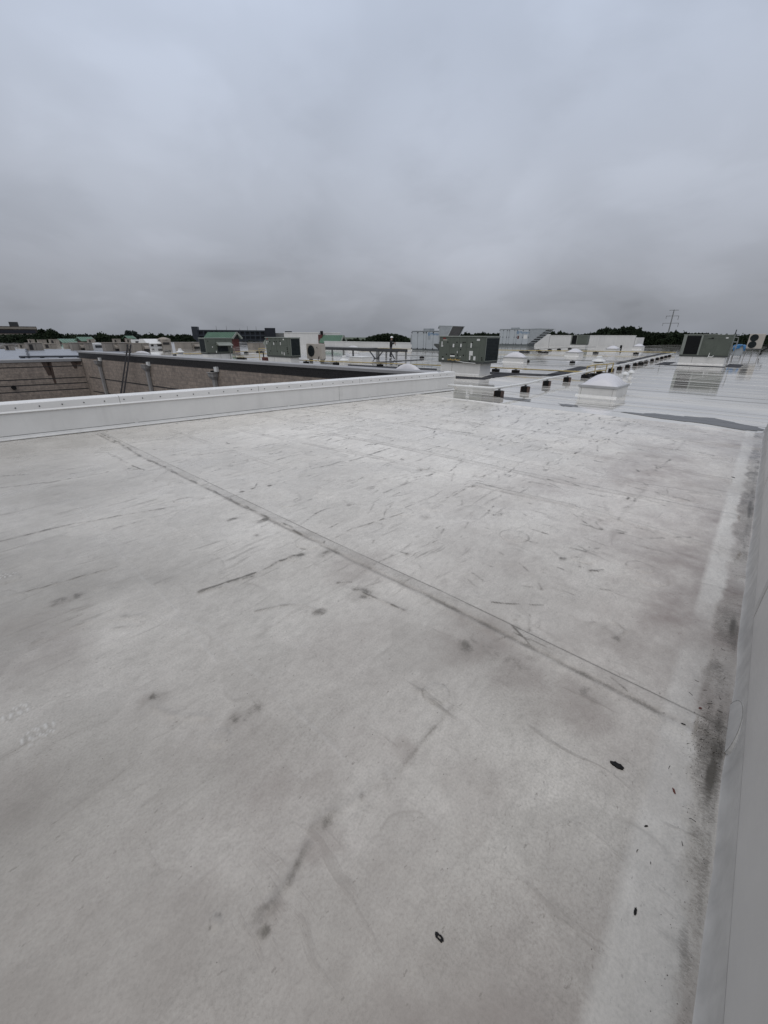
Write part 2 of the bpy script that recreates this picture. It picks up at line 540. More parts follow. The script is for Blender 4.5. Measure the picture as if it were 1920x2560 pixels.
class MB:
    def __init__(self):
        self.v, self.f, self.smooth = [], [], False

    def add(self, vs_, fs):
        o = len(self.v)
        self.v += [tuple(p) for p in vs_]
        self.f += [tuple(i + o for i in q) for q in fs]
        return self

    def box(self, x0, x1, y0, y1, z0, z1):
        vs_ = [(x0, y0, z0), (x1, y0, z0), (x1, y1, z0), (x0, y1, z0), (x0, y0, z1), (x1, y0, z1), (x1, y1, z1), (x0, y1, z1)]
        return self.add(vs_, [(0, 3, 2, 1), (4, 5, 6, 7), (0, 1, 5, 4), (1, 2, 6, 5), (2, 3, 7, 6), (3, 0, 4, 7)])

    def bbox(self, x0, x1, y0, y1, z0, z1, b=0.015):
        """box with chamfered vertical and top edges"""
        def ring(i, z):
            return [(x0 + i + b, y0 + i, z), (x1 - i - b, y0 + i, z), (x1 - i, y0 + i + b, z), (x1 - i, y1 - i - b, z),
                    (x1 - i - b, y1 - i, z), (x0 + i + b, y1 - i, z), (x0 + i, y1 - i - b, z), (x0 + i, y0 + i + b, z)]
        vs_ = ring(0, z0) + ring(0, z1 - b) + ring(b, z1)
        fs = []
        for k in range(2):
            for i in range(8):
                a, c = k * 8 + i, k * 8 + (i + 1) % 8
                fs.append((a, c, c + 8, a + 8))
        fs.append(tuple(range(16, 24)))
        fs.append(tuple(range(7, -1, -1)))
        return self.add(vs_, fs)

    def tube(self, p0, p1, r, n=8, r1=None, cap=True):
        p0, p1 = Vector(p0), Vector(p1)
        d = (p1 - p0).normalized()
        a = d.orthogonal().normalized()
        b = d.cross(a)
        r1 = r if r1 is None else r1
        vs_ = []
        for p, rr in ((p0, r), (p1, r1)):
            for i in range(n):
                t = 2 * math.pi * i / n
                vs_.append(p + (a * math.cos(t) + b * math.sin(t)) * rr)
        fs = [(i, (i + 1) % n, n + (i + 1) % n, n + i) for i in range(n)]
        if cap:
            fs += [tuple(range(n - 1, -1, -1)), tuple(range(n, 2 * n))]
        return self.add(vs_, fs)

    def path(self, pts, r, n=8):
        """bent tube through points"""
        pts = [Vector(p) for p in pts]
        vs_, fs = [], []
        for k, p in enumerate(pts):
            d = (pts[min(k + 1, len(pts) - 1)] - pts[max(k - 1, 0)]).normalized()
            up = Vector((0, 0, 1)) if abs(d.z) < 0.9 else Vector((0, 1, 0))
            a = d.cross(up).normalized()
            b = d.cross(a)
            for i in range(n):
                t = 2 * math.pi * i / n
                vs_.append(p + (a * math.cos(t) + b * math.sin(t)) * r)
        for k in range(len(pts) - 1):
            for i in range(n):
                fs.append((k * n + i, k * n + (i + 1) % n, (k + 1) * n + (i + 1) % n, (k + 1) * n + i))
        fs += [tuple(range(n - 1, -1, -1)), tuple(range(len(vs_) - n, len(vs_)))]
        return self.add(vs_, fs)

    def bar(self, p0, p1, w_, h_):
        """rectangular bar between two points"""
        p0, p1 = Vector(p0), Vector(p1)
        d = (p1 - p0).normalized()
        up = Vector((0, 0, 1)) if abs(d.z) < 0.95 else Vector((0, 1, 0))
        a = d.cross(up).normalized() * (w_ / 2)
        b = a.cross(d).normalized() * (h_ / 2)
        vs_ = [p + s * a + q * b for p in (p0, p1) for s, q in ((-1, -1), (1, -1), (1, 1), (-1, 1))]
        return self.add(vs_, [(3, 2, 1, 0), (4, 5, 6, 7), (0, 1, 5, 4), (1, 2, 6, 5), (2, 3, 7, 6), (3, 0, 4, 7)])

    def prism_y(self, poly, y0, y1):
        """polygon in (x, z) extruded along y"""
        n = len(poly)
        vs_ = [(x, y0, z) for x, z in poly] + [(x, y1, z) for x, z in poly]
        fs = [tuple(range(n)), tuple(range(2 * n - 1, n - 1, -1))]
        fs += [((i + 1) % n, i, n + i, n + (i + 1) % n) for i in range(n)]
        return self.add(vs_, fs)

    def prism_x(self, poly, x0, x1):
        """polygon in (y, z) extruded along x"""
        n = len(poly)
        vs_ = [(x0, y, z) for y, z in poly] + [(x1, y, z) for y, z in poly]
        fs = [tuple(range(n - 1, -1, -1)), tuple(range(n, 2 * n))]
        fs += [(i, (i + 1) % n, n + (i + 1) % n, n + i) for i in range(n)]
        return self.add(vs_, fs)

    def lathe(self, prof, n=20, c=(0, 0)):
        vs_, fs = [], []
        for r, z in prof:
            for i in range(n):
                t = 2 * math.pi * i / n
                vs_.append((c[0] + r * math.cos(t), c[1] + r * math.sin(t), z))
        for k in range(len(prof) - 1):
            for i in range(n):
                fs.append((k * n + i, k * n + (i + 1) % n, (k + 1) * n + (i + 1) % n, (k + 1) * n + i))
        fs += [tuple(range(n - 1, -1, -1)), tuple(range(len(vs_) - n, len(vs_)))]
        return self.add(vs_, fs)

    def mesh(self, name):
        me = bpy.data.meshes.new(name)
        me.from_pydata(self.v, [], self.f)
        bm = bmesh.new()
        bm.from_mesh(me)
        bmesh.ops.recalc_face_normals(bm, faces=bm.faces)
        bm.to_mesh(me)
        bm.free()
        if self.smooth:
            me.polygons.foreach_set('use_smooth', [True] * len(me.polygons))
        return me


def link(name, me, material, parent=None):
    o = bpy.data.objects.new(name, me)
    if material is not None and len(me.materials) == 0:
        me.materials.append(M[material] if isinstance(material, str) else material)
    COL.objects.link(o)
    if parent is not None:
        o.parent = parent
    return o


def part(name, mb, material, parent, loc=None, smooth=False):
    mb.smooth = smooth
    o = link(name, mb.mesh(name), material, parent)
    if loc is not None:
        o.location = loc
    return o


def tag(o, label=None, cat=None, group=None, kind=None):
    if label:
        o['label'] = label
    if cat:
        o['category'] = cat
    if group:
        o['group'] = group
    if kind:
        o['kind'] = kind
    return o


def thing(name, label, cat, loc=(0, 0, 0), rz=0.0, group=None):
    o = bpy.data.objects.new(name, None)
    o.empty_display_size = 0.2
    COL.objects.link(o)
    o.location = loc
    o.rotation_euler = (0, 0, rz)
    return tag(o, label, cat, group)


def structure(name, me, material, loc=(0, 0, 0), rz=0.0):
    o = link(name, me, material)
    o.location = loc
    o.rotation_euler = (0, 0, rz)
    o['kind'] = 'structure'
    return o


def flat(name, pts, material, z=0.0, rz=0.0):
    me = bpy.data.meshes.new(name)
    me.from_pydata([(p[0], p[1], z) for p in pts], [], [tuple(range(len(pts)))])
    bm = bmesh.new()
    bm.from_mesh(me)
    for f in bm.faces:
        if f.normal.z < 0:
            f.normal_flip()
    bmesh.ops.triangulate(bm, faces=bm.faces)
    bm.to_mesh(me)
    bm.free()
    o = structure(name, me, material, rz=rz)
    return o

# ================================================================== SETTING
# ---- far ground
MBg = MB()
me = bpy.data.meshes.new('ground')
ring = [(4000 * math.cos(2 * math.pi * i / 48), 4000 * math.sin(2 * math.pi * i / 48), 0) for i in range(48)]
me.from_pydata(ring, [], [tuple(range(48))])
structure('ground', me, 'ground', (0, 0, -8.0))

# ---- left parapet line (inner face foot), right wall line
LP0, LP1 = P(0, 1105), P(1134, 976)
u0, v0 = uv(LP0)
u1, v1 = uv(LP1)
LSL = (v1 - v0) / (u1 - u0)


def vpar(u_):
    return v0 + (u_ - u0) * LSL


V_WALL = -0.35
U_RIDGE = 10.7
CA = P(1085, 932, 0.6)       # far courtyard wall, near end (top of coping)
CC = P(198, 878, 0.6)        # far courtyard wall, far end
uA, vA = uv(CA)
uC, vC = uv(CC)

# ---- main (wet) roof sheet in (u, v)
LW = P(0, 897, 0.1)
uL, vL = uv(LW)
dl = Vector((uL - uC, vL - vC)).normalized()
left_end = Vector((uC, vC)) + dl * 30
main_pts = [(U_RIDGE, V_WALL - 0.3), (U_RIDGE, vpar(U_RIDGE)), (u1, v1), (u1 + 0.02, v1 + 0.3), (uA + 0.38, vA + 0.1),
            (uC + 0.38, vC + 0.2), (left_end.x, left_end.y + 0.4), (-20, 120), (102, 120), (102, 24), (145, 22),
            (145, -40), (11.4, -40), (11.4, V_WALL - 0.3)]
main_roof = flat('main_roof', main_pts, 'far_roof', 0.0, RZ_UV)

# ---- courtyard floor
fl = [W(-8, 8, 0), W(14, 7.5, 0), W(12.5, 40, 0), W(-22, 62, 0)]
flat('courtyard_floor', [(p.x, p.y) for p in fl], 'asphalt', -5.0)

# ---- bluish wet roof beyond the left wall
bl = [P(-260, 901, 0.1), P(0, 897, 0.1), P(202, 892.5, 0.1), P(330, 878, 0.05), P(345, 872.5, 0.05), P(-260, 872, 0.05)]
bl = [uv(p) for p in bl]
flat('grey_roof', bl, 'blue_roof', 0.02, RZ_UV)


# ---- near roof: dense membrane sheet with seams, wrinkles, plates and dirt
def vn(x, y, seed):
    """smooth value noise on arrays"""
    xi, yi = np.floor(x).astype(np.int64), np.floor(y).astype(np.int64)
    xf, yf = x - xi, y - yi
    xf = xf * xf * (3 - 2 * xf)
    yf = yf * yf * (3 - 2 * yf)

    def h(a, b):
        n = (a * 374761393 + b * 668265263 + seed * 974711) & 0xffffffff
        n = ((n ^ (n >> 13)) * 1274126177) & 0xffffffff
        return ((n ^ (n >> 16)) & 0xffff) / 65535.0
    return (h(xi, yi) * (1 - xf) + h(xi + 1, yi) * xf) * (1 - yf) + (h(xi, yi + 1) * (1 - xf) + h(xi + 1, yi + 1) * xf) * yf


def fbm(x, y, seed, oct_=4):
    s, a, t = 0, 0.5, 0
    for i in range(oct_):
        s = s + a * vn(x * 2 ** i, y * 2 ** i, seed + i * 17)
        t += a
        a *= 0.55
    return s / t


def steps(a, b, d0, g, start):
    out, x = [a], a
    while x < b:
        x += d0 + g * max(0.0, x - start)
        out.append(min(x, b))
    return np.array(out)


gu = steps(-2.2, U_RIDGE, 0.009, 0.0028, 1.6)
vmax = vpar(-2.2)
gt = (steps(V_WALL, vmax, 0.009, 0.003, 1.0) - V_WALL) / (vmax - V_WALL)
GU, GT = np.meshgrid(gu, gt, indexing='ij')
GV = V_WALL + GT * (v0 + (GU - u0) * LSL - V_WALL)
Hh = np.zeros_like(GU)
DIRT = np.zeros_like(GU)
PINK = np.zeros_like(GU)
WET = np.zeros_like(GU)
PALE = np.zeros_like(GU)
GUT = np.zeros_like(GU)
SOIL = np.zeros_like(GU)


def uvpx(pts):
    return [uv(P(x, y)) for x, y in pts]


def seg_apply(a, b, wid, fn):
    """calls fn(index, signed distance across, fraction along) on the vertices near segment a-b (in u, v)"""
    ax, ay = a
    bx, by = b
    L = math.hypot(bx - ax, by - ay)
    if L < 1e-6:
        return
    i0 = np.searchsorted(gu, min(ax, bx) - wid)
    i1 = np.searchsorted(gu, max(ax, bx) + wid)
    if i1 <= i0:
        return
    sl = slice(i0, i1)
    x, y = GU[sl], GV[sl]
    tx, ty = (bx - ax) / L, (by - ay) / L
    al = (x - ax) * tx + (y - ay) * ty
    ac = -(x - ax) * ty + (y - ay) * tx
    mk = (al > -wid) & (al < L + wid) & (np.abs(ac) < wid)
    if not mk.any():
        return
    ii = np.nonzero(mk)
    fn((ii[0] + i0, ii[1]), ac[mk], al[mk], L)


def stroke(pts, width, dirt=0.0, ridge=0.0, pink=0.0, pale=0.0, wet=0.0, seed=0, ends=True, px=True):
    q = uvpx(pts) if px else pts
    width = max(width, 0.85 * (0.009 + 0.0028 * max(0.0, q[0][0] - 1.6)))
    for k in range(len(q) - 1):
        def fn(ix, ac, al, L):
            x, y = GU[ix], GV[ix]
            wob = (vn(x * 9, y * 9, seed + 3) - 0.5) * width * 1.2
            over = np.maximum(0, np.maximum(-al, al - L))
            d = np.sqrt((ac + wob) ** 2 + over ** 2) / width
            g = np.exp(-d * d * 1.6)
            if ends:
                g = g * np.clip(0.25 + 1.1 * vn(al * 4 + seed, al * 0, seed + 9), 0, 1.15)
            br = np.clip((fbm(x * 16, y * 16, seed + 5, 3) - 0.2) * 2.6, 0, 1.3)
            if dirt:
                DIRT[ix] = np.maximum(DIRT[ix], g * dirt * br)
                SOIL[ix] = np.maximum(SOIL[ix], np.sqrt(g) * min(dirt, 1.0) * 0.45 * br)
            if ridge:
                Hh[ix] += ridge * g
            if pink:
                PINK[ix] = np.maximum(PINK[ix], g * pink)
            if pale:
                PALE[ix] = np.maximum(PALE[ix], g * pale)
            if wet:
                WET[ix] = np.maximum(WET[ix], g * wet)
        seg_apply(q[k], q[k + 1], width * 3.2, fn)


def seam(pts, lap=0.12, step=0.0022, line=0.5, soft=0.3, seed=1):
    """a membrane lap: fine dark edge, raised strip beside it and a soft second edge"""
    q = uvpx(pts)
    for k in range(len(q) - 1):
        def fn(ix, ac, al, L):
            m = (al >= -0.001) & (al <= L + 0.001)
            x, y = GU[ix], GV[ix]
            s = ac
            lapz = np.clip((s + 0.004) / 0.008, 0, 1) * np.clip((lap - s) / 0.03, 0, 1)
            Hh[ix] += np.where(m, 2.0 * step * lapz + 1.2 * step * np.exp(-((s - lap * 1.25) / 0.03) ** 2), 0)
            wl = 0.0075 + 0.0024 * np.maximum(0, x - 1.6)
            e = np.exp(-(s / wl) ** 2) * line * np.clip(0.45 + 0.9 * vn(al * 2.3 + x * 0, al * 0 + 3, seed), 0, 1)
            e2 = np.exp(-((s - lap) / 0.025) ** 2) * soft * np.clip(fbm(x * 6, y * 6, seed + 2, 3) * 2.2 - 0.6, 0, 1)
            e = np.maximum(e, 0.42 * soft * lapz * np.clip(fbm(x * 3, y * 3, seed + 6, 4) * 2.2 - 0.4, 0.15, 1))
            wav = 0.035 * (vn(al * 2.1, al * 0 + seed, seed + 4) - 0.5) + 0.02 * (vn(al * 6.3, al * 0 + seed, seed + 8) - 0.5)
            band = np.clip((s + 0.004) / 0.01, 0, 1) * np.clip((lap + wav - s) / 0.03 + 0.5, 0, 1)
            edge = np.exp(-((s - lap - wav) / 0.022) ** 2)
            mod = np.clip(fbm(x * 2.2, y * 2.2, seed + 12, 4) * 2.0 - 0.3, 0.25, 1)
            mod2 = np.clip(fbm(x * 5, y * 5, seed + 14, 4) * 2.4 - 0.5, 0.1, 1.2)
            SOIL[ix] = np.maximum(SOIL[ix], np.where(m, np.clip(soft * 1.5, 0, 1) * (0.30 * band * mod2 + 0.55 * edge) * mod, 0))
            DIRT[ix] = np.maximum(DIRT[ix], np.where(m, np.maximum(e, np.maximum(e2, edge * soft * 0.6 * mod)), 0))
        seg_apply(q[k], q[k + 1], 0.35, fn)


def blob(pt, ru, rv, dirt=0.0, pink=0.0, pale=0.0, h=0.0, ring=0.0, seed=0, wet=0.0):
    cu, cv = uv(P(*pt))
    i0, i1 = np.searchsorted(gu, cu - ru * 2.4), np.searchsorted(gu, cu + ru * 2.4)
    sl = slice(max(0, i0), i1)
    x, y = GU[sl], GV[sl]
    d = np.sqrt(((x - cu) / ru) ** 2 + ((y - cv) / rv) ** 2)
    d = d + (fbm(x * 6 / max(ru, 0.15) * 0.3, y * 6 / max(rv, 0.15) * 0.3, seed + 31, 3) - 0.5) * 0.7 * (0 if ring else 1)
    g = np.clip(1.25 - d, 0, 1)
    g = g * g * (3 - 2 * g)
    br = np.clip((fbm(x * 16, y * 16, seed + 5, 3) - 0.3) * 2.4, 0, 1.1)
    if dirt:
        DIRT[sl] = np.maximum(DIRT[sl], g * dirt * br)
        SOIL[sl] = np.maximum(SOIL[sl], g * min(dirt, 1.0) * 0.5)
    if pink:
        PINK[sl] = np.maximum(PINK[sl], g * pink)
    if pale:
        PALE[sl] = np.maximum(PALE[sl], g * pale)
    if wet:
        WET[sl] = np.maximum(WET[sl], g * wet)
    if h:
        Hh[sl] += h * np.clip((1.0 - d) / 0.16, 0, 1)
    if ring:
        e = np.exp(-((d - 1.0) / 0.10) ** 2)
        ang = np.arctan2(y - cv, x - cu)
        DIRT[sl] = np.maximum(DIRT[sl], e * ring * np.clip(vn(ang * 2.2 + 9, ang * 0 + cu, seed) * 1.5 - 0.2, 0, 1))


# long gentle waviness and sheen
Hh += 0.010 * (fbm(GU * 0.45, GV * 0.8, 4, 3) - 0.5) + 0.0035 * (fbm(GU * 2.2, GV * 2.2, 8, 3) - 0.5)
WET += np.clip((fbm(GU * 0.7 + 4, GV * 0.35, 21, 4) - 0.42) * 3.2, 0, 1) * np.clip((GU - 3.0) / 6.0, 0.08, 1.0) * 0.75
dpar = (v0 + (GU - u0) * LSL) - GV
WET = np.maximum(WET, np.clip(1.25 - dpar / 1.3, 0, 1) * np.clip(fbm(GU * 0.9, GV * 0.9, 23, 3) * 2.2 - 0.25, 0, 1) * 0.95)
WET = np.maximum(WET, np.clip((GU - 7.6) / 2.0, 0, 1) * np.clip(fbm(GU * 3.0, GV * 0.5, 25, 4) * 3.0 - 0.95, 0, 1))
DIRT += np.clip((fbm(GU * 0.9, GV * 0.9, 51, 5) - 0.50) * 1.6, 0, 0.22)
# dirtier towards the low side along the right wall
near_wall = np.clip(1.0 - (GV - V_WALL) / 3.2, 0, 1)
PINK += near_wall * 1.3 * np.clip(fbm(GU * 0.8, GV * 1.0, 61, 4) * 2.0 - 0.45, 0, 1)
DIRT += near_wall * 0.07 * np.clip(fbm(GU * 2.0, GV * 2.0, 63, 4) * 2.2 - 0.5, 0, 1)
vign_ramp = np.clip(1.15 - (GU + 1.4) / 5.2, 0, 1)  # lens vignetting painted into the membrane colour, stronger towards the near end
VIGNETTE = vign_ramp * 1.0 * np.clip(fbm(GU * 1.2, GV * 1.2, 64, 5) * 0.75 + 0.36, 0, 1)
VIGNETTE = np.clip(VIGNETTE, 0, 1)
# clean strip over the buried cant next to the wall, then the dirt gutter against it
dv = GV - V_WALL
edge_a = np.interp(GU, [0.9, 1.4, 2.5, 3.3, 6.0], [0.245, 0.245, 0.268, 0.27, 0.28]) + 0.04 * (fbm(GU * 1.3, GU * 0, 71, 3) - 0.5)
edge_b = np.interp(GU, [0.9, 1.15, 1.6, 2.4, 3.4, 6.0], [0.06, 0.058, 0.105, 0.14, 0.145, 0.155]) + 0.11 * (fbm(GU * 5.0, GV * 9.0, 73, 5) - 0.5)
strip = np.clip((edge_a - dv) / 0.035 + 0.5, 0, 1) * np.clip((dv - edge_b) / 0.03 + 0.5, 0, 1)
strip *= np.clip(fbm(GU * 1.4, GV * 2.0, 75, 3) * 2.6 - 0.55, 0.15, 1)
PALE = np.maximum(PALE, strip * 0.22)
PINK = PINK * (1 - strip)
DIRT = DIRT * (1 - 0.6 * strip)
gut = np.clip((edge_b - dv) / 0.05 + 0.4, 0, 1) * np.clip((dv - 0.02) / 0.01, 0, 1)
gam = np.clip(fbm(GU * 1.4, GV * 4, 77, 4) * 2.4 - 0.6, 0.10, 1)
peak = np.exp(-((GU - 1.88) / 0.22) ** 2) + 0.55 * np.exp(-((GU - 3.05) / 0.18) ** 2) + 0.4 * np.exp(-((GU - 5.6) / 1.4) ** 2) + 0.35 * np.exp(-((GU - 1.1) / 0.2) ** 2)
GUT = gut * np.clip(0.16 + 0.34 * gam * np.clip(fbm(GU * 9, GV * 16, 78, 4) * 2.6 - 0.7, 0.1, 1.2) + 0.30 * peak, 0, 1)
GUT = np.maximum(GUT, np.exp(-((dv - 0.058) / 0.026) ** 2) * np.clip(1.15 * peak + 0.35 * gam, 0, 1) * np.clip(fbm(GU * 7, GV * 20, 81, 4) * 2.4 - 0.35, 0.15, 1))
Hh += 0.012 * np.clip(1 - dv / 0.17, 0, 1) ** 2

# traced seams (photo pixels)
seam([(1840, 1842), (1740, 1790), (1400, 1625), (1100, 1480), (827, 1354), (560, 1227), (258, 1083)], 0.115, 0.0039, 1.00, 0.75, 3)
seam([(1440, 1266), (1190, 1211)], 0.10, 0.0039, 0.85, 0.45, 5)
seam([(1850, 1385), (1600, 1312), (1440, 1266)], 0.10, 0.0039, 0.48, 0.30, 5)
seam([(1845, 1290), (1440, 1210), (960, 1108), (800, 1079)], 0.12, 0.0033, 0.71, 0.45, 6)
seam([(1800, 1240), (1440, 1185), (960, 1092), (660, 1040)], 0.08, 0.0026, 0.51, 0.30, 7)
seam([(1830, 1146), (1440, 1092), (1047, 1043), (900, 1026)], 0.12, 0.0033, 0.68, 0.38, 8)
seam([(1830, 1200), (1440, 1133), (1032, 1066), (760, 1024)], 0.10, 0.0033, 0.68, 0.38, 9)
seam([(1140, 1190), (960, 1147), (600, 1075)], 0.08, 0.0026, 0.58, 0.45, 10)
seam([(711, 1170), (545, 1115), (430, 1075)], 0.08, 0.0026, 0.51, 0.30, 11)
stroke([(385, 1540), (520, 1570), (700, 1750), (860, 1900)], 0.010, pale=0.14, ridge=0.002, seed=12)
stroke([(180, 1250), (300, 1390), (440, 1530), (540, 1660)], 0.010, pale=0.10, ridge=0.002, seed=13)
# rusty-pink wash below the main seam
for (x, y, r1, r2, a) in ((900, 1420, 0.35, 0.3, 0.55), (1200, 1600, 0.35, 0.4, 0.8), (1330, 1700, 0.35, 0.3, 0.7), (1460, 1760, 0.3, 0.3, 0.7),
                          (1500, 1350, 0.7, 0.5, 0.6), (1650, 1500, 0.7, 0.4, 0.6), (60, 1620, 0.35, 0.6, 0.6), (20, 2000, 0.3, 0.3, 0.6),
                          (1010, 1880, 0.10, 0.10, 0.7), (800, 2120, 0.12, 0.12, 0.75), (670, 2290, 0.10, 0.07, 0.7), (1180, 1980, 0.25, 0.2, 0.45),
                          (1560, 1880, 0.25, 0.3, 0.55), (1120, 2350, 0.05, 0.05, 0.6)):
    blob((x, y), r1, r2, pink=a, seed=int(x))
for (x, y, r1, r2, a) in ((1200, 1620, 0.16, 0.16, 0.55), (1290, 1650, 0.2, 0.12, 0.35), (1480, 1740, 0.14, 0.10, 0.4), (370, 1752, 0.055, 0.05, 0.85),
                          (372, 1765, 0.11, 0.09, 0.4), (590, 1803, 0.06, 0.05, 0.8), (620, 1790, 0.16, 0.06, 0.4), (787, 2070, 0.035, 0.03, 0.85),
                          (820, 2040, 0.10, 0.05, 0.5), (660, 2340, 0.035, 0.025, 0.7), (665, 2290, 0.06, 0.04, 0.4), (170, 1500, 0.14, 0.08, 0.6),
                          (150, 1510, 0.06, 0.04, 0.7), (895, 1475, 0.05, 0.05, 0.8), (905, 1490, 0.12, 0.1, 0.5), (730, 1395, 0.05, 0.04, 0.9),
                          (750, 1391, 0.06, 0.05, 0.8), (580, 1300, 0.07, 0.04, 0.8), (660, 1303, 0.10, 0.05, 0.7), (820, 1385, 0.18, 0.06, 0.5),
                          (1065, 1296, 0.08, 0.07, 0.75), (925, 1222, 0.10, 0.06, 0.7), (1340, 1398, 0.08, 0.05, 0.5), (795, 1535, 0.06, 0.05, 0.7),
                          (1540, 1600, 0.06, 0.05, 0.45), (1290, 1575, 0.05, 0.04, 0.4), (1110, 1455, 0.05, 0.04, 0.45), (1050, 1178, 0.08, 0.06, 0.6)):
    blob((x, y), r1, r2, dirt=min(1.2, a * 1.35), seed=int(x + y))
# fastener plates and patches pressed through the sheet
for (x, y, r1, d) in ((775, 1358, 0.13, 0.55), (735, 1397, 0.06, 0.5), (1285, 1343, 0.13, 0.55), (1010, 1283, 0.10, 0.5), (1080, 1270, 0.13, 0.4),
                      (1455, 1394, 0.12, 0.4), (1600, 1420, 0.10, 0.55), (1625, 1445, 0.13, 0.4), (1090, 1737, 0.07, 0.5), (1190, 1212, 0.13, 0.6),
                      (1060, 1170, 0.13, 0.5), (460, 1253, 0.10, 0.5), (500, 1205, 0.10, 0.4), (440, 1210, 0.09, 0.5), (640, 1165, 0.09, 0.5),
                      (1480, 1200, 0.13, 0.4), (1590, 1213, 0.13, 0.4), (1690, 1242, 0.18, 0.4), (1270, 1160, 0.15, 0.5), (720, 1262, 0.09, 0.35),
                      (550, 1850, 0.05, 0.25), (540, 2310, 0.018, 0.6), (25, 1450, 0.07, 0.35), (340, 1180, 0.1, 0.45)):
    blob((x, y), r1, r1, h=0.006, ring=min(1.0, d * 1.25), seed=int(x))
# boot prints: raised tread bars
for (x, y, ru_, rv_, an) in ((97, 1840, 0.075, 0.055, 0.5), (45, 1785, 0.06, 0.05, 0.5), (8, 1445, 0.09, 0.06, 0.3)):
    cu, cv = uv(P(x, y))
    dd = np.sqrt(((GU - cu) / ru_) ** 2 + ((GV - cv) / rv_) ** 2)
    g = np.clip((1.05 - dd) / 0.15, 0, 1)
    pat = np.clip(np.sin((GU - cu) * 210 + (GV - cv) * 60 + np.sin(GV * 90) * 1.1), 0, 1) * np.clip(np.sin(GV * 120 + GU * 45) + 0.85, 0, 1)
    pat = np.clip(pat, 0, 1)
    Hh += 0.005 * g * pat
    PALE = np.maximum(PALE, g * pat * 0.55)
    DIRT = np.maximum(DIRT, g * np.clip(0.4 - pat, 0, 1) * 0.9)
# traced streaks and board joints showing through
for i, (pts, wd, a) in enumerate((
        ([(0, 1358), (155, 1318), (300, 1292), (440, 1268)], 0.020, 0.6),
        ([(0, 1498), (140, 1462), (260, 1428), (290, 1420)], 0.018, 0.5),
        ([(330, 1445), (250, 1470), (130, 1458)], 0.012, 0.3),
        ([(500, 1480), (640, 1436), (700, 1405), (735, 1392)], 0.020, 0.75),
        ([(500, 1482), (560, 1468), (630, 1445)], 0.035, 0.45),
        ([(840, 1345), (880, 1325), (960, 1300), (1010, 1285)], 0.015, 0.6),
        ([(640, 1530), (700, 1518), (770, 1512)], 0.02, 0.5),
        ([(760, 1512), (805, 1535), (795, 1545)], 0.02, 0.6), ([(725, 1545), (770, 1530)], 0.01, 0.4),
        ([(900, 1480), (960, 1505), (1010, 1530)], 0.018, 0.6),
        ([(685, 1313), (730, 1330), (760, 1345)], 0.022, 0.75),
        ([(520, 1225), (600, 1262), (680, 1300), (760, 1340)], 0.030, 0.45),
        ([(250, 1085), (300, 1110), (360, 1150), (400, 1165), (440, 1185)], 0.035, 0.5),
        ([(270, 1135), (300, 1150), (320, 1160)], 0.03, 0.5), ([(320, 1173), (360, 1177), (330, 1165)], 0.02, 0.7),
        ([(0, 1222), (60, 1216), (180, 1198), (270, 1182)], 0.022, 0.5), ([(0, 1193), (70, 1188)], 0.02, 0.6),
        ([(145, 1180), (220, 1167), (235, 1166)], 0.02, 0.6), ([(430, 1255), (480, 1245)], 0.02, 0.6),
        ([(0, 1150), (90, 1142), (200, 1136), (290, 1134)], 0.03, 0.35), ([(480, 1115), (500, 1113), (580, 1110)], 0.03, 0.45),
        ([(700, 1150), (780, 1130), (820, 1122), (880, 1128), (960, 1148)], 0.028, 0.6),
        ([(760, 1177), (850, 1160), (910, 1145)], 0.02, 0.6), ([(870, 1205), (900, 1200), (920, 1188), (960, 1186)], 0.02, 0.5),
        ([(630, 1123), (690, 1111), (760, 1100), (860, 1080)], 0.022, 0.5), ([(480, 1140), (560, 1132), (600, 1125)], 0.022, 0.45),
        ([(1120, 1247), (1150, 1233), (1180, 1215)], 0.025, 0.5), ([(1200, 1195), (1240, 1180)], 0.03, 0.6),
        ([(960, 1200), (1010, 1190), (1040, 1185)], 0.02, 0.5), ([(1180, 1208), (1250, 1222), (1330, 1245)], 0.035, 0.6),
        ([(1020, 1060), (1080, 1072), (1180, 1085)], 0.05, 0.5), ([(1080, 1035), (1140, 1045), (1220, 1055)], 0.04, 0.35),
        ([(780, 2075), (830, 2040), (900, 1995), (960, 1945)], 0.035, 0.45), ([(770, 2120), (720, 2210), (680, 2270), (655, 2340)], 0.03, 0.4),
        ([(1330, 1585), (1360, 1600)], 0.02, 0.4), ([(1640, 1375), (1670, 1385)], 0.03, 0.5), ([(1040, 1730), (1080, 1733)], 0.012, 0.3),
        ([(360, 1745), (330, 1715), (310, 1690)], 0.012, 0.4), ([(375, 1770), (430, 1795), (520, 1800)], 0.03, 0.25),
        ([(0, 1660), (100, 1600), (220, 1560), (360, 1540)], 0.05, 0.25), ([(340, 1555), (360, 1560), (345, 1568)], 0.012, 0.6),
        ([(280, 1575), (330, 1570)], 0.02, 0.4), ([(1655, 1240), (1700, 1250), (1750, 1258)], 0.05, 0.35),
        ([(1480, 1200), (1540, 1206), (1620, 1208)], 0.02, 0.3), ([(1640, 1390), (1690, 1400)], 0.02, 0.3),
        ([(1530, 1555), (1560, 1580), (1540, 1612)], 0.02, 0.4), ([(190, 1525), (130, 1530), (60, 1550)], 0.012, 0.35))):
    stroke(pts, wd * 0.8, dirt=min(1.1, a * 1.35), ridge=0.005, seed=100 + i)
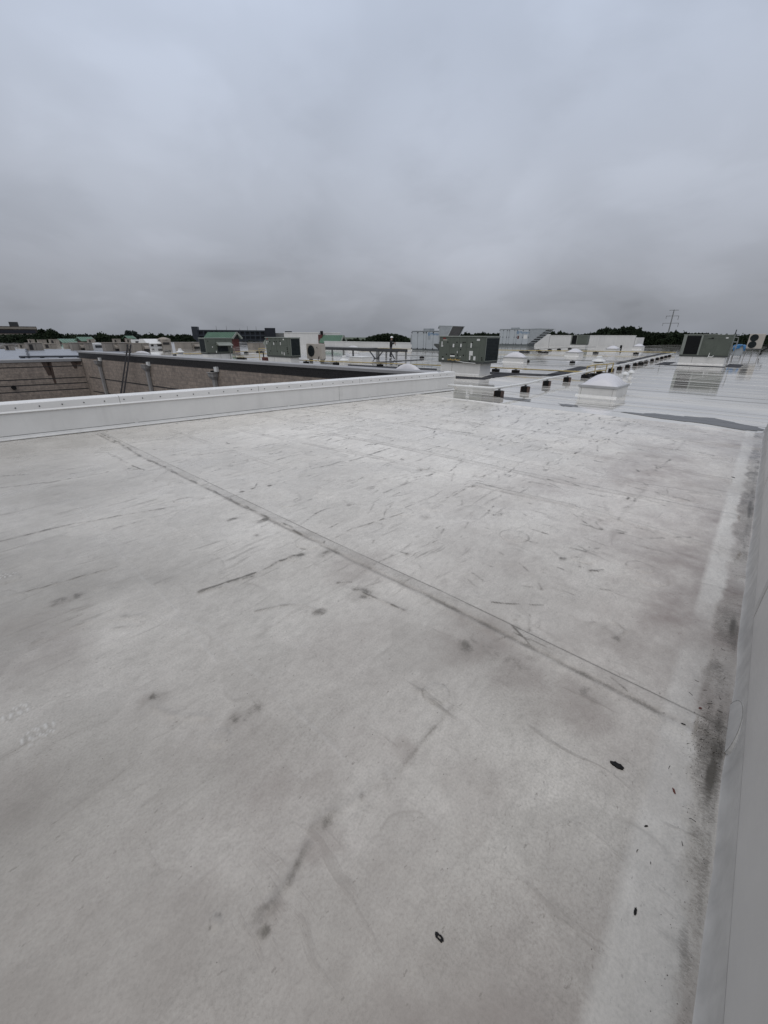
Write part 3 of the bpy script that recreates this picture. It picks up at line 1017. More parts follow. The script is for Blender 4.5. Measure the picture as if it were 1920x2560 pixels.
# ordinary board joints: broken faint lines at the board spacing, and drift streaks left by water
for k in range(9):
    vv = 0.75 + k * 1.15 + random.uniform(-0.1, 0.1)
    uu = random.uniform(0.5, 1.5)
    while uu < 10.2:
        ln = random.uniform(0.4, 1.5)
        stroke([(uu, vv + random.uniform(-.03, .03)), (min(uu + ln, 10.4), vv + random.uniform(-.03, .03))], 0.016 + 0.0015 * uu,
               dirt=random.uniform(0.2, 0.7), ridge=0.0014, seed=random.randint(300, 999), px=False)
        uu += ln + random.uniform(0.1, 1.4)
for k in range(1100):
    uu = 1.7 + 8.6 * random.random() ** 0.9
    vv = V_WALL + 0.4 + random.random() * 9.0
    ln = random.choice((1, 1, 2.2)) * random.uniform(0.03, 0.15) * (1 + 0.14 * max(uu, 0))
    ang = random.gauss(0.05, 0.3) if vv > 1.6 else random.gauss(1.5, 0.35)
    q = [(uu, vv), (uu + ln * math.cos(ang), vv + ln * math.sin(ang))]
    stroke(q, random.uniform(0.004, 0.010) * (1 + 0.10 * max(uu, 0)), dirt=random.uniform(0.25, 0.9), ridge=random.choice((0, 0.001)),
           seed=random.randint(0, 999), px=False)
for k in range(170):
    vv = 0.75 + 1.15 * random.randint(0, 7) + random.gauss(0, 0.07)
    uu = random.uniform(1.6, 10.2)
    r0 = random.uniform(0.012, 0.03) * (1 + 0.10 * uu)
    p = W(uu, vv)
    blob(proj(p), r0 * 1.3, r0, dirt=random.uniform(0.5, 1.0), seed=700 + k)
    for q in range(random.randint(1, 3)):
        a = random.gauss(0.1, 0.7)
        ln = r0 * random.uniform(2.0, 5.0)
        stroke([(uu, vv), (uu + ln * math.cos(a), vv + ln * math.sin(a))], 0.006, dirt=random.uniform(0.4, 0.8), ridge=0.002, seed=k + 40 * q, px=False)
for k in range(26):
    uu, vv = random.uniform(-0.5, 10), random.uniform(1.0, 8.5)
    p = W(uu, vv)
    blob(proj(p), random.uniform(0.2, 0.7), random.uniform(0.3, 0.9), dirt=random.uniform(0.06, 0.16), seed=k + 500)
# raised bead where this section meets the wet main roof
Hh += 0.018 * np.exp(-((U_RIDGE - 0.05 - GU) / 0.06) ** 2)
Hh -= 0.012 * np.clip((GU - 10.66) / 0.04, 0, 1)
DIRT = np.clip(DIRT, 0, 1)

nu, nv = GU.shape
Hh = Hh - Hh.min() + 0.004
co = np.stack([GU, GV, Hh * 1.0], axis=-1).reshape(-1, 3).astype(np.float32)
idx = np.arange(nu * nv).reshape(nu, nv)
quads = np.stack([idx[:-1, :-1], idx[1:, :-1], idx[1:, 1:], idx[:-1, 1:]], axis=-1).reshape(-1, 4)
me = bpy.data.meshes.new('near_roof')
me.vertices.add(len(co))
me.vertices.foreach_set('co', co.ravel())
nq = len(quads)
me.loops.add(nq * 4)
me.polygons.add(nq)
me.loops.foreach_set('vertex_index', quads.ravel().astype(np.int32))
me.polygons.foreach_set('loop_start', np.arange(0, nq * 4, 4, dtype=np.int32))
me.polygons.foreach_set('use_smooth', np.ones(nq, dtype=bool))
me.update(calc_edges=True)
for nm, arr in (('dirt', DIRT), ('pink', PINK), ('wet', WET), ('pale', PALE), ('gut', GUT), ('low', VIGNETTE), ('soil', SOIL)):
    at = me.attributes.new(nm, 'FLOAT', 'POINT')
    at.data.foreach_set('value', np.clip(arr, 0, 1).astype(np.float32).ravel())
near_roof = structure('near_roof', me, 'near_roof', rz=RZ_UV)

# seams of the main roof: welded laps running along v, each a thin raised strip
k = 0
uu = 12.9
while uu < 60:
    mb = MB()
    v_hi = 7.6 if uu < 12.5 else 46
    mb.prism_y([(0, 0.002), (0.012, 0.007), (0.10, 0.007), (0.13, 0.002)], -10, v_hi)
    o = part('membrane_lap', mb, 'far_roof', main_roof, (uu, 0, 0))
    uu += 2.35 + 0.25 * math.sin(k * 1.7)
    k += 1
rl = random.Random(21)
thin = [(11.6, -6, 7.2)]
uu = 12.2
while uu < 46:
    va = rl.uniform(-9, 4)
    thin.append((uu, va, va + rl.uniform(7, 26)))
    uu += rl.uniform(0.5, 1.3) * (1 + 0.02 * uu)
for (uu, va, vb) in thin:
    mb = MB()
    mb.prism_y([(0, 0.002), (0.006, 0.006), (0.016, 0.006), (0.02, 0.002)], va, vb)
    part('lap_edge', mb, rl.choice(('grime', 'tpo_lap', 'frame_grey')), main_roof, (uu, 0, 0))


# ---- puddles at the low edge of the main roof
def puddle(name, pts, seed):
    q = [uv(P(x, y)) for x, y in pts]
    out = []
    for i in range(len(q)):
        a, b = q[i], q[(i + 1) % len(q)]
        for t in np.linspace(0, 1, 7)[:-1]:
            jx = (vn(np.array([i * 3.1 + t * 4.0]), np.array([seed * 1.0]), seed)[0] - 0.5) * 0.12
            out.append((a[0] + (b[0] - a[0]) * t + jx, a[1] + (b[1] - a[1]) * t + jx * 2))
    o = flat(name, out, 'puddle', 0.006, RZ_UV)
    return o


puddle('puddle', [(1560, 1032), (1640, 1034), (1700, 1040), (1790, 1046), (1850, 1060), (1905, 1070), (1903, 1080), (1860, 1076), (1800, 1066), (1740, 1056), (1660, 1048)], 3)
puddle('puddle', [(1250, 992), (1320, 997), (1330, 1004), (1260, 998)], 5)
puddle('puddle', [(1400, 1010), (1440, 1013), (1450, 1019), (1400, 1015)], 6)


def roof_puddle(pts, seed):
    q = [uv(P(x, y)) for x, y in pts]
    o = flat('puddle', q, 'puddle', 0.034, RZ_UV)
    return o


# ================================================================== PARAPETS AND COURTYARD WALLS
def frame(p0, p1):
    d = Vector((p1.x - p0.x, p1.y - p0.y))
    return math.atan2(d.y, d.x), d.length


# ---- left parapet
EXT = 4.0
d = (LP1 - LP0).normalized()
pstart = LP0 - d * EXT
rz, L = frame(pstart, LP1)
PH = 0.60
lp = thing('parapet_wall', 'low white parapet wall with screwed metal coping, between near roof and courtyard', 'parapet', pstart, rz)
mb = MB()
mb.prism_x([(0.0, 0.0), (0.0, PH), (0.27, PH), (0.27, -5.0), (0.02, -5.0), (0.02, 0.0)], 0, L)
part('wall_body', mb, 'tpo_wall', lp)
mb = MB()
mb.prism_x([(-0.055, 0.018), (-0.05, 0.032), (-0.012, 0.042), (-0.002, 0.075), (0.0, 0.075), (0.0, 0.018)], 0, L)
part('base_flashing', mb, 'tpo_lap', lp)
mb = MB()
mb.box(0, L, -0.0025, 0, 0.075, 0.084)
part('flashing_edge', mb, 'grime', lp)
x = 0.0
seg = [EXT - 3.2, EXT + 1.9, EXT + 4.75, EXT + 7.75, L]
cseg = [0.0] + seg
for a, b in zip(cseg[:-1], cseg[1:]):
    if b - a < 0.05:
        continue
    mb = MB()
    mb.prism_x([(-0.004, PH - 0.125), (-0.022, PH - 0.145), (-0.028, PH - 0.135), (-0.012, PH - 0.11), (-0.012, PH + 0.002), (-0.006, PH + 0.012),
                (0.285, PH + 0.022), (0.292, PH + 0.012), (0.292, PH - 0.12), (0.285, PH - 0.12), (0.285, PH + 0.004), (-0.004, PH + 0.002)], a + 0.002, b - 0.002)
    part('coping_section', mb, 'coping', lp)
for b in seg[:-1]:
    mb = MB()
    mb.box(b - 0.003, b + 0.003, -0.0145, 0.29, PH - 0.11, PH + 0.014)
    part('coping_joint', mb, 'grime', lp)
scr = MB()
scr.tube((0, -0.02, 0), (0, -0.011, 0), 0.011, 8)
sme = scr.mesh('screw')
sme.materials.append(M['screw'])
x = EXT - 0.3
while x < L - 0.1:
    o = bpy.data.objects.new('screw', sme)
    COL.objects.link(o)
    o.parent = lp
    o.location = (x, 0, PH - 0.058 + random.uniform(-0.004, 0.004))
    x += 0.325
for xs, ww in ((EXT + 7.05, 0.12),):
    mb = MB()
    mb.box(xs, xs + ww, -0.0025, 0, 0.085, PH - 0.147)
    part('membrane_lap', mb, 'tpo_lap', lp)
    mb = MB()
    mb.box(xs - 0.004, xs, -0.0035, 0, 0.06, PH - 0.147)
    part('lap_edge', mb, 'grime', lp)
for xs in (EXT + 5.5, EXT + 2.1, EXT + 8.1):
    mb = MB()
    mb.lathe([(0.05, 0.0), (0.05, 0.002)], 14)
    o = part('corner_patch', mb, 'tpo_lap', lp, (xs, -0.003, 0.12))
    o.rotation_euler = (R(90), 0, 0)
mb = MB()
mb.box(L, L + 0.004, -0.004, 0.275, 0.0, PH)
part('end_flashing', mb, 'tpo_wall', lp)

# ---- right parapet
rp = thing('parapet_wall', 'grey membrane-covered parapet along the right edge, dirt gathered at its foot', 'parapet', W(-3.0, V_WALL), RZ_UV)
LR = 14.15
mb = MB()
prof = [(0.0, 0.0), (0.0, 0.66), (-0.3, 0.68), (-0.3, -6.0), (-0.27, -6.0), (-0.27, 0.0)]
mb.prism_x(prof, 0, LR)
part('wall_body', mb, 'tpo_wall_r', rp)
# rounded membrane fold at the foot, a little uneven along its length
mb = MB()
vs_, fs = [], []
nseg, cross = 150, [(0.034, 0.0), (0.033, 0.006), (0.029, 0.011), (0.024, 0.015), (0.018, 0.026), (0.011, 0.046), (0.006, 0.080), (0.002, 0.13), (0.0004, 0.19)]
for i in range(nseg + 1):
    x_ = LR * i / nseg
    wob = 1.0 + 0.16 * math.sin(x_ * 2.1) + 0.12 * math.sin(x_ * 5.3 + 1) + 0.08 * math.sin(x_ * 11.0)
    for (y_, z_) in cross:
        vs_.append((x_, max(0.0004, y_ * wob), z_))
nc = len(cross)
for i in range(nseg):
    for j_ in range(nc - 1):
        a = i * nc + j_
        fs.append((a, a + nc, a + nc + 1, a + 1))
mb.add(vs_, fs)
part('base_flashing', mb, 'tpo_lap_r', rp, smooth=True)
for xs in (5.9, 8.9, 11.9):
    mb = MB()
    mb.box(xs, xs + 0.10, 0.0, 0.003, 0.19, 0.655)
    part('membrane_lap', mb, 'tpo_lap_r', rp)
# rounded patch over the seam end
mb = MB()
pp = []
for i in range(18):
    t = math.pi * i / 17
    pp.append((0.17 * math.cos(t), 0.015 + 0.11 * math.sin(t)))
n = len(pp)
mb.add([(x_, 0.030 - 0.22 * z_ + 0.001, z_) for x_, z_ in pp] + [(x_, 0.0, z_) for x_, z_ in pp], [tuple(range(n - 1, -1, -1))] + [(i, (i + 1) % n, n + (i + 1) % n, n + i) for i in range(n)])
uP, vP = uv(P(1800, 1825))
part('corner_patch', mb, 'tpo_lap_r', rp, (uP + 3.0, 0.0, 0.02))
mb = MB()
for i in range(n - 1):
    a, b = pp[i], pp[i + 1]
    mb.bar((a[0], 0.031 - 0.22 * a[1], a[1]), (b[0], 0.031 - 0.22 * b[1], b[1]), 0.0014, 0.0014)
part('patch_edge', mb, 'grime', rp, (uP + 3.0, 0.0, 0.02))
mb = MB()
mb.box(LR, LR + 0.3, -8.0, -0.01, 0, 0.66)
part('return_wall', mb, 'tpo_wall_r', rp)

# ---- far courtyard wall: tan masonry, dark brick band, grey coping
zA, zC = 0.6, 0.6
rz, LF = frame(CC, CA)
fw = thing('courtyard_wall', 'tan masonry courtyard wall topped by dark brick and grey coping', 'wall', (CC.x, CC.y, 0), rz)
Z_COP, Z_BAND = 0.60, 0.14
XE = LF + 0.12
mb = MB()
mb.box(-0.3, XE, 0.0, 0.35, -5.0, Z_BAND)
part('masonry_face', mb, 'brick_tan', fw)
mb = MB()
mb.box(-0.3, XE, 0.012, 0.35, Z_BAND, Z_COP - 0.10)
part('mortar_bed', mb, 'mortar', fw)
brk = MB()
brk.box(0.004, 0.296, -0.012, 0.05, 0.004, 0.083)
bme = brk.mesh('brick')
bme.materials.append(M['brick_black'])
far_b = MB()
for c in range(4):
    z0 = Z_BAND + c * 0.09
    x = -0.3 + (0.15 if c % 2 else 0.0)
    while x < XE - 0.3:
        if x > LF - 11.0:
            o = bpy.data.objects.new('brick', bme)
            COL.objects.link(o)
            o.parent = fw
            o.location = (x, random.uniform(-0.003, 0.003), z0)
        else:
            far_b.box(x + 0.004, x + 0.296, -0.012, 0.05, z0 + 0.004, z0 + 0.083)
        x += 0.30
o = part('brick_courses', far_b, 'brick_black', fw)
o['kind'] = 'stuff'
x = -0.35
while x < XE:
    b = min(x + 3.0, XE + 0.05)
    mb = MB()
    mb.prism_x([(-0.05, Z_COP - 0.10), (-0.05, Z_COP - 0.002), (-0.04, Z_COP + 0.012), (0.40, Z_COP + 0.03), (0.42, Z_COP - 0.1)], x, b - 0.006)
    part('coping_section', mb, 'coping_grey', fw)
    x = b
pF = lambda xpx: span(CC, (CA - CC).normalized(), xpx)


def wall_z(xl, ypx):
    p = CC + (CA - CC).normalized() * xl
    return zat(p, ypx)


def groove(wall, xa, ya, xb, yb, fx, fz):
    x0, x1 = fx(xa), fx(xb)
    z0, z1 = fz(x0, ya), fz(x1, yb)
    zz = (z0 + z1) / 2
    mb = MB()
    mb.box(min(x0, x1), max(x0, x1), -0.006, 0.004, zz - 0.035, zz + 0.035)
    part('reveal_joint', mb, 'groove', wall)


for (xa, xb_, ym, xm) in ((207, 440, 957, 310), (207, 264, 984, 242)):
    zz = wall_z(pF(xm), ym)
    mb = MB()
    mb.box(pF(xa), pF(xb_) if xb_ > 300 else LF * 0.25, -0.006, 0.004, zz - 0.035, zz + 0.035)
    part('reveal_joint', mb, 'groove', fw)

# ---- left courtyard wall
dlw = (P(200, 893, 0.1) - P(0, 897, 0.1))
dlw.z = 0
dlw.normalize()
LW1 = Vector((CC.x, CC.y, 0.1))
LW0 = LW1 - dlw * 26
rz2, LLW = frame(LW0, LW1)
lw = thing('courtyard_wall', 'tan masonry wall with dark horizontal joints and rust runs, leftmost beyond the white parapet', 'wall', (LW0.x, LW0.y, 0), rz2)
mb = MB()
mb.box(0, LLW - 0.02, 0, 0.35, -5.0, -0.02)
part('masonry_face', mb, 'brick_tan', lw)
x = 0
while x < LLW - 0.1:
    b = min(x + 3.0, LLW - 0.02)
    mb = MB()
    mb.prism_x([(-0.06, -0.06), (-0.06, 0.10), (-0.05, 0.115), (0.42, 0.135), (0.42, -0.02)], x, b - 0.006)
    part('coping_section', mb, 'coping_grey', lw)
    x = b
pL = lambda xpx: span(LW1, -dlw, xpx)


def wall2_z(xl, ypx):
    p = LW1 - dlw * xl
    return zat(p, ypx)


for (ya, yb) in ((919.5, 914.5), (951.5, 942), (965.5, 956), (982, 970)):
    zz = (wall2_z(pL(1), ya) + wall2_z(pL(200), yb)) / 2
    mb = MB()
    mb.box(0, LLW - 0.05, -0.006, 0.004, zz - 0.03, zz + 0.03)
    part('reveal_joint', mb, 'groove', lw)
for (xpx, ww, hh) in ((112, 0.26, 0.9), (182, 0.2, 0.5), (192, 0.25, 0.25), (120, 0.14, 1.5)):
    t = pL(xpx)
    mb = MB()
    xx = LLW - t
    mb.prism_y([(xx - ww, -0.07), (xx + ww, -0.07), (xx + ww * 0.5, -0.07 - hh), (xx - ww * 0.3, -0.07 - hh)], -0.0025, 0.003)
    part('rust_run', mb, 'rust', lw)
mb = MB()
t = pL(11)
mb.tube((LLW - t, -0.09, wall2_z(t, 969)), (LLW - t, 0.0, wall2_z(t, 969)), 0.14, 12)
part('outlet', mb, 'black', lw)


# ---- downspouts with conductor heads on the far wall
def downspout(xpx, yhead, ysc, label):
    xl = pF(xpx)
    z_h = wall_z(xl, yhead)
    z_s = wall_z(xl, ysc)
    o = thing('downspout', label, 'downspout', CC + (CA - CC).normalized() * xl - Vector((0, 0, CC.z)), rz, 'downspouts on the far courtyard wall')
    mb = MB()
    mb.box(-0.11, 0.11, -0.17, -0.03, -5.0, z_h - 0.22)
    part('pipe', mb, 'downspout', o)
    mb = MB()
    mb.add([(-0.24, -0.30, z_h + 0.12), (0.24, -0.30, z_h + 0.12), (0.24, -0.012, z_h + 0.12), (-0.24, -0.012, z_h + 0.12),
            (-0.22, -0.28, z_h - 0.05), (0.22, -0.28, z_h - 0.05), (0.22, -0.012, z_h - 0.05), (-0.22, -0.012, z_h - 0.05),
            (-0.12, -0.18, z_h - 0.22), (0.12, -0.18, z_h - 0.22), (0.12, -0.012, z_h - 0.22), (-0.12, -0.012, z_h - 0.22)],
           [(3, 2, 1, 0), (0, 1, 5, 4), (1, 2, 6, 5), (2, 3, 7, 6), (3, 0, 4, 7), (4, 5, 9, 8), (5, 6, 10, 9), (6, 7, 11, 10), (7, 4, 8, 11), (8, 9, 10, 11)])
    part('conductor_head', mb, 'downspout', o)
    mb = MB()
    mb.box(-0.27, 0.27, -0.33, -0.012, z_h + 0.121, z_h + 0.15)
    part('head_rim', mb, 'downspout', o)
    mb = MB()
    mb.box(-0.10, 0.12, -0.20, -0.012, z_h + 0.151, z_s - 0.1)
    part('outlet', mb, 'black', o)
    mb = MB()
    mb.box(0.13, 0.36, -0.14, -0.012, z_s - 0.14, z_s + 0.08)
    part('scupper_box', mb, 'galv_light', o)
    return o


downspout(244, 907, 897, 'grey downspout with conductor head nearest the courtyard corner')
downspout(364, 918, 908, 'grey downspout with conductor head just right of the ladder')
downspout(533, 938, 921, 'grey downspout and conductor head, rightmost on the dark-topped courtyard wall')

# ---- ladder leaning on the far wall
xt = pF(330)
top = CC + (CA - CC).normalized() * xt
lad = thing('ladder', 'dark extension ladder leaning against the courtyard wall, sticking above its coping', 'ladder', (top.x, top.y, 0), rz)
z_t = zat(top, 861)
xb = pF(303) - xt
p_t = Vector((0.10, 0.10 - 0.17, z_t))
p_t = Vector((0.18, -0.10, z_t))
p_b = Vector((xb * 1.0 - 0.35, -1.55, -5.0))
for s in (-0.2, 0.2):
    mb = MB()
    mb.bar(p_b + Vector((s, 0, 0)), p_t + Vector((s, 0, 0)), 0.035, 0.075)
    part('rail', mb, 'ladder', lad)
nr = 21
for i in range(nr):
    c = p_b.lerp(p_t, (i + 0.6) / nr)
    mb = MB()
    mb.tube(c + Vector((-0.2, 0, 0)), c + Vector((0.2, 0, 0)), 0.019, 6)
    part('rung', mb, 'ladder', lad)

# ================================================================== ROOFTOP PLANT


def stickers(parent, spots, y, material='sticker', name='sticker'):
    for (x, z, w_, h_) in spots:
        mb = MB()
        mb.box(x - w_ / 2, x + w_ / 2, y - 0.004, y, z - h_ / 2, z + h_ / 2)
        part(name, mb, material, parent)


def knobs(parent, spots, y, r=0.022, material='black', name='latch'):
    for (x, z) in spots:
        mb = MB()
        mb.tube((x, y - 0.03, z), (x, y, z), r, 8)
        part(name, mb, material, parent)


def rtu(label, ground_px, kind, left_px, right_px, y_bot, y_top, coil='side', hood=None, detail=True, curb_in=0.10, unit_x=None, group='green rooftop units',
        seam_pos=0.3, dmax=None):
    """packaged rooftop unit; near corner stands over ground_px; kind 'A' = long face looks along -U, 'B' = along -V.
    In local axes the near vertical edge is the z axis; x runs right, y away."""
    g = P(*ground_px)
    zb, zt = zat(g, y_bot), zat(g, y_top)
    if kind == 'A':
        lx = span(g, V, left_px)         # long face length, to the left of the near corner
        ly = span(g, U, right_px)        # short face length, to the right
        root = thing('rooftop_unit', label, 'rooftop unit', g, RZ_A, group)
        X0, X1, Y1 = -lx, 0.0, ly
    else:
        ly = span(g, V, left_px)
        lx = span(g, U, right_px)
        root = thing('rooftop_unit', label, 'rooftop unit', g, RZ_B, group)
        X0, X1, Y1 = 0.0, lx, ly
    if dmax:
        Y1 = min(Y1, dmax)
    ci = curb_in
    mb = MB()
    mb.bbox(X0 + ci * 0.4, X1 - ci, ci * 0.5, Y1 - ci, 0, zb - 0.045, 0.01)
    curb = part('curb', mb, 'curb', root)
    mb = MB()
    xs = X0 + (X1 - X0) * seam_pos
    mb.box(xs - 0.008, xs + 0.008, ci * 0.5 - 0.004, ci * 0.5, 0, zb - 0.05)
    part('membrane_seam', mb, 'grime', curb)
    mb = MB()
    mb.prism_x([(ci * 0.5 - 0.06, 0.0), (ci * 0.5 - 0.05, 0.03), (ci * 0.5, 0.06), (ci * 0.5, 0)], X0 + ci * 0.4, X1 - ci)
    part('curb_flashing', mb, 'tpo_lap', curb)
    mb = MB()
    mb.box(X0 + 0.01, X1 - 0.01, 0.01, Y1 - 0.01, zb - 0.045, zb + 0.05)
    part('base_rail', mb, 'green_dark', root)
    mb = MB()
    mb.bbox(X0, X1, 0, Y1, zb + 0.05, zt - 0.03, 0.012)
    part('cabinet', mb, 'green', root)
    mb = MB()
    mb.bbox(X0 - 0.03, X1 + 0.03, -0.03, Y1 + 0.03, zt - 0.03, zt + 0.015, 0.01)
    part('top_cover', mb, 'green_cap', root)
    lx = X1 - X0
    h = zt - zb
    # condenser coil: louvred dark panel
    if coil == 'side':
        ya, yb, za, zz = 0.10, Y1 - 0.06, zb + 0.09, zt - 0.07
        mb = MB()
        xf = X1 if kind == 'A' else X0
        sg = 1 if kind == 'A' else -1
        mb.box(min(xf, xf + sg * 0.006), max(xf, xf + sg * 0.006), ya, yb, za, zz)
        cp = part('coil', mb, 'coil', root)
        mb = MB()
        nsl = 16
        for i in range(nsl):
            zc = za + (zz - za) * (i + 0.5) / nsl
            mb.box(min(xf + sg * 0.006, xf + sg * 0.022), max(xf + sg * 0.006, xf + sg * 0.022), ya + 0.01, yb - 0.01, zc - 0.008, zc + 0.008)
        part('coil_guard', mb, 'slat', cp)
        mb = MB()
        for (a, b, c, d_) in ((ya - 0.03, ya, za - 0.02, zz + 0.02), (yb, yb + 0.03, za - 0.02, zz + 0.02), (ya, yb, zz, zz + 0.025), (ya, yb, za - 0.025, za)):
            mb.box(min(xf, xf + sg * 0.02), max(xf, xf + sg * 0.02), a, b, c, d_)
        part('coil_frame', mb, 'green_cap', root)
    if coil == 'front_left':
        xa, xb_ = X0 + 0.07 * lx, X0 + 0.37 * lx
        mb = MB()
        mb.box(xa, xb_, -0.008, 0, zb + 0.10, zt - 0.08)
        cp = part('coil', mb, 'black', root)
        mb = MB()
        for i in range(14):
            zc = zb + 0.10 + (h - 0.18) * (i + 0.5) / 14
            mb.box(xa, xb_, -0.018, -0.008, zc - 0.006, zc + 0.006)
        part('coil_guard', mb, 'coil', cp)
        for (a, b) in ((X0, xa), (xb_, xb_ + 0.10)):
            mb = MB()
            mb.box(a, b, -0.03, 0, zb + 0.06, zt - 0.035)
            part('corner_post', mb, 'green_cap', root)
    # access panels on the long face
    if detail:
        if coil == 'front_left':
            spl = [(0.46, 0.68, 0.06, 0.80), (0.72, 0.97, 0.06, 0.80), (0.46, 0.97, 0.82, 0.95)]
        else:
            spl = [(0.02, 0.25, 0.06, 0.95), (0.26, 0.46, 0.06, 0.58), (0.26, 0.46, 0.60, 0.95), (0.47, 0.62, 0.06, 0.58), (0.47, 0.62, 0.60, 0.95),
                   (0.63, 0.90, 0.06, 0.58), (0.63, 0.90, 0.60, 0.95)]
        if kind == 'B':
            spl = [(1 - b, 1 - a, c, d_) for a, b, c, d_ in spl]
        for a, b, c, d_ in spl:
            mb = MB()
            mb.bbox(0, (b - a) * lx - 0.012, -0.012, 0.0, 0, (d_ - c) * h - 0.012, 0.004)
            part('access_panel', mb, 'green', root, (X0 + a * lx, 0, zb + c * h))
    if hood == 'left':
        mb = MB()
        mb.prism_y([(X0 - 0.002, zb + 0.42 * h), (X0 - 0.002, zb + 0.68 * h), (X0 - 0.14 * lx, zb + 0.70 * h), (X0 - 0.15 * lx, zb + 0.64 * h)], 0.08, Y1 - 0.08)
        part('intake_hood', mb, 'green_dark', root)
    if hood == 'slope_left':
        mb = MB()
        mb.prism_y([(X0 - 0.002, zb + 0.45 * h), (X0 - 0.002, zb + 0.95 * h), (X0 - 0.16 * lx, zb + 0.68 * h)], 0.05, Y1 - 0.1)
        part('intake_hood', mb, 'green_cap', root)
    if hood == 'front':
        mb = MB()
        xa, xb_ = X0 + 0.38 * lx, X0 + 0.92 * lx
        mb.prism_x([(-0.012, zb + 0.74 * h), (-0.42, zb + 0.54 * h), (-0.42, zb + 0.50 * h), (-0.012, zb + 0.56 * h)], xa, xb_)
        part('intake_hood', mb, 'green_cap', root)
        mb = MB()
        mb.box(xa + 0.05, xb_ - 0.25, -0.02, -0.012, zb + 0.10 * h, zb + 0.48 * h)
        part('filter_opening', mb, 'coil', root)
    root['dims'] = [X0, X1, Y1, zb, zt]
    return root, X0, X1, Y1, zb, zt


# big unit behind the parapet end
r1, X0, X1, Y1, zb, zt = rtu('large green rooftop unit with many stickers, on a white curb beyond the parapet end', (1205, 940), 'A', 1094, 1240, 908, 841, hood='left', curb_in=0.22,
                             seam_pos=0.30)
lx, h = X1 - X0, zt - zb
fx = lambda t: X0 + t * lx
fz = lambda t: zb + t * h
stickers(r1, [(fx(.07), fz(.70), .05, .22), (fx(.075), fz(.62), .11, .07), (fx(.335), fz(.64), .085, .15), (fx(.50), fz(.65), .075, .15), (fx(.72), fz(.66), .07, .20),
              (fx(.86), fz(.87), .16, .08), (fx(.73), fz(.36), .19, .2), (fx(.71), fz(.18), .07, .2), (fx(.81), fz(.17), .11, .17),
              (fx(.325), fz(.23), .27, .07), (fx(.11), fz(.10), .11, .07), (fx(.43), fz(.39), .035, .08), (fx(.50), fz(.21), .05, .03)], -0.014)
stickers(r1, [(fx(.12), fz(.915), .17, .06)], -0.014, 'red', 'warning_sticker')
stickers(r1, [(fx(.14), fz(.855), .23, .035)], -0.014, 'beige', 'nameplate')
knobs(r1, [(fx(.205), fz(.77)), (fx(.41), fz(.77)), (fx(.545), fz(.77)), (fx(.585), fz(.77)), (fx(.74), fz(.77)), (fx(.19), fz(.29)), (fx(.44), fz(.27)),
           (fx(.57), fz(.27)), (fx(.50), fz(.50)), (fx(.44), fz(.12)), (fx(.96), fz(.20)), (fx(.97), fz(.12))], -0.012, 0.026)
stickers(r1, [(fx(.325), fz(.29), .25, .05), (fx(.105), fz(.17), .08, .06), (fx(.71), fz(.065), .09, .06)], -0.016, 'black', 'control_cover')
mb = MB()
for i in range(5):
    a = Vector((fx(.25 + i * .055), -0.09, fz(.06 + .03 * (i % 2))))
    mb.tube(a, a + Vector((.055 * lx, 0, fz(.06 + .03 * ((i + 1) % 2)) - a.z)), 0.018, 7)
    mb.tube(a, a + Vector((0, 0, 0.06)), 0.022, 7)
part('gas_valve_train', mb, 'brass', r1)
mb = MB()
mb.path([(fx(.42), -0.06, fz(.05)), (fx(.6), -0.07, fz(.0)), (fx(.85), -0.06, fz(-.02))], 0.015, 6)
part('condensate_pipe', mb, 'galv_light', r1)

# left unit, coil on its left end and an awning hood
r2 = rtu('green rooftop unit with awning-like intake hood, farthest left of the green units', (521, 901), 'B', 505, 586, 884, 845, hood='front', seam_pos=0.5)
X0, X1, Y1, zb, zt = r2[1:]
lx, h = X1 - X0, zt - zb
stickers(r2[0], [(X0 + .22 * lx, zb + .42 * h, .06, .08), (X0 + .34 * lx, zb + .10 * h, .06, .14), (X0 + .95 * lx, zb + .42 * h, .06, .14)], -0.014)
knobs(r2[0], [(X0 + .08 * lx, zb + .80 * h), (X0 + .05 * lx, zb + .03 * h)], -0.012, 0.03)
# middle unit
r3 = rtu('green rooftop unit beside the beige fan unit', (728, 910), 'A', 669, 754, 893, 844, hood='slope_left')
X0, X1, Y1, zb, zt = r3[1:]
lx, h = X1 - X0, zt - zb
stickers(r3[0], [(X0 + .06 * lx, zb + .72 * h, .06, .22), (X0 + .12 * lx, zb + .78 * h, .06, .08), (X0 + .36 * lx, zb + .67 * h, .09, .15), (X0 + .64 * lx, zb + .69 * h, .07, .18),
                 (X0 + .77 * lx, zb + .90 * h, .12, .08), (X0 + .76 * lx, zb + .16 * h, .08, .18), (X0 + .67 * lx, zb + .2 * h, .06, .16)], -0.014)
knobs(r3[0], [(X0 + t * lx, zb + q * h) for t, q in ((.20, .78), (.40, .78), (.48, .78), (.63, .8), (.2, .28), (.48, .28), (.13, .17), (.9, .48), (.9, .4), (.9, .28), (.92, .18))], -0.012, 0.03)
stickers(r3[0], [(X0 + .09 * lx, zb + .92 * h, .14, .07)], -0.014, 'red', 'warning_sticker')
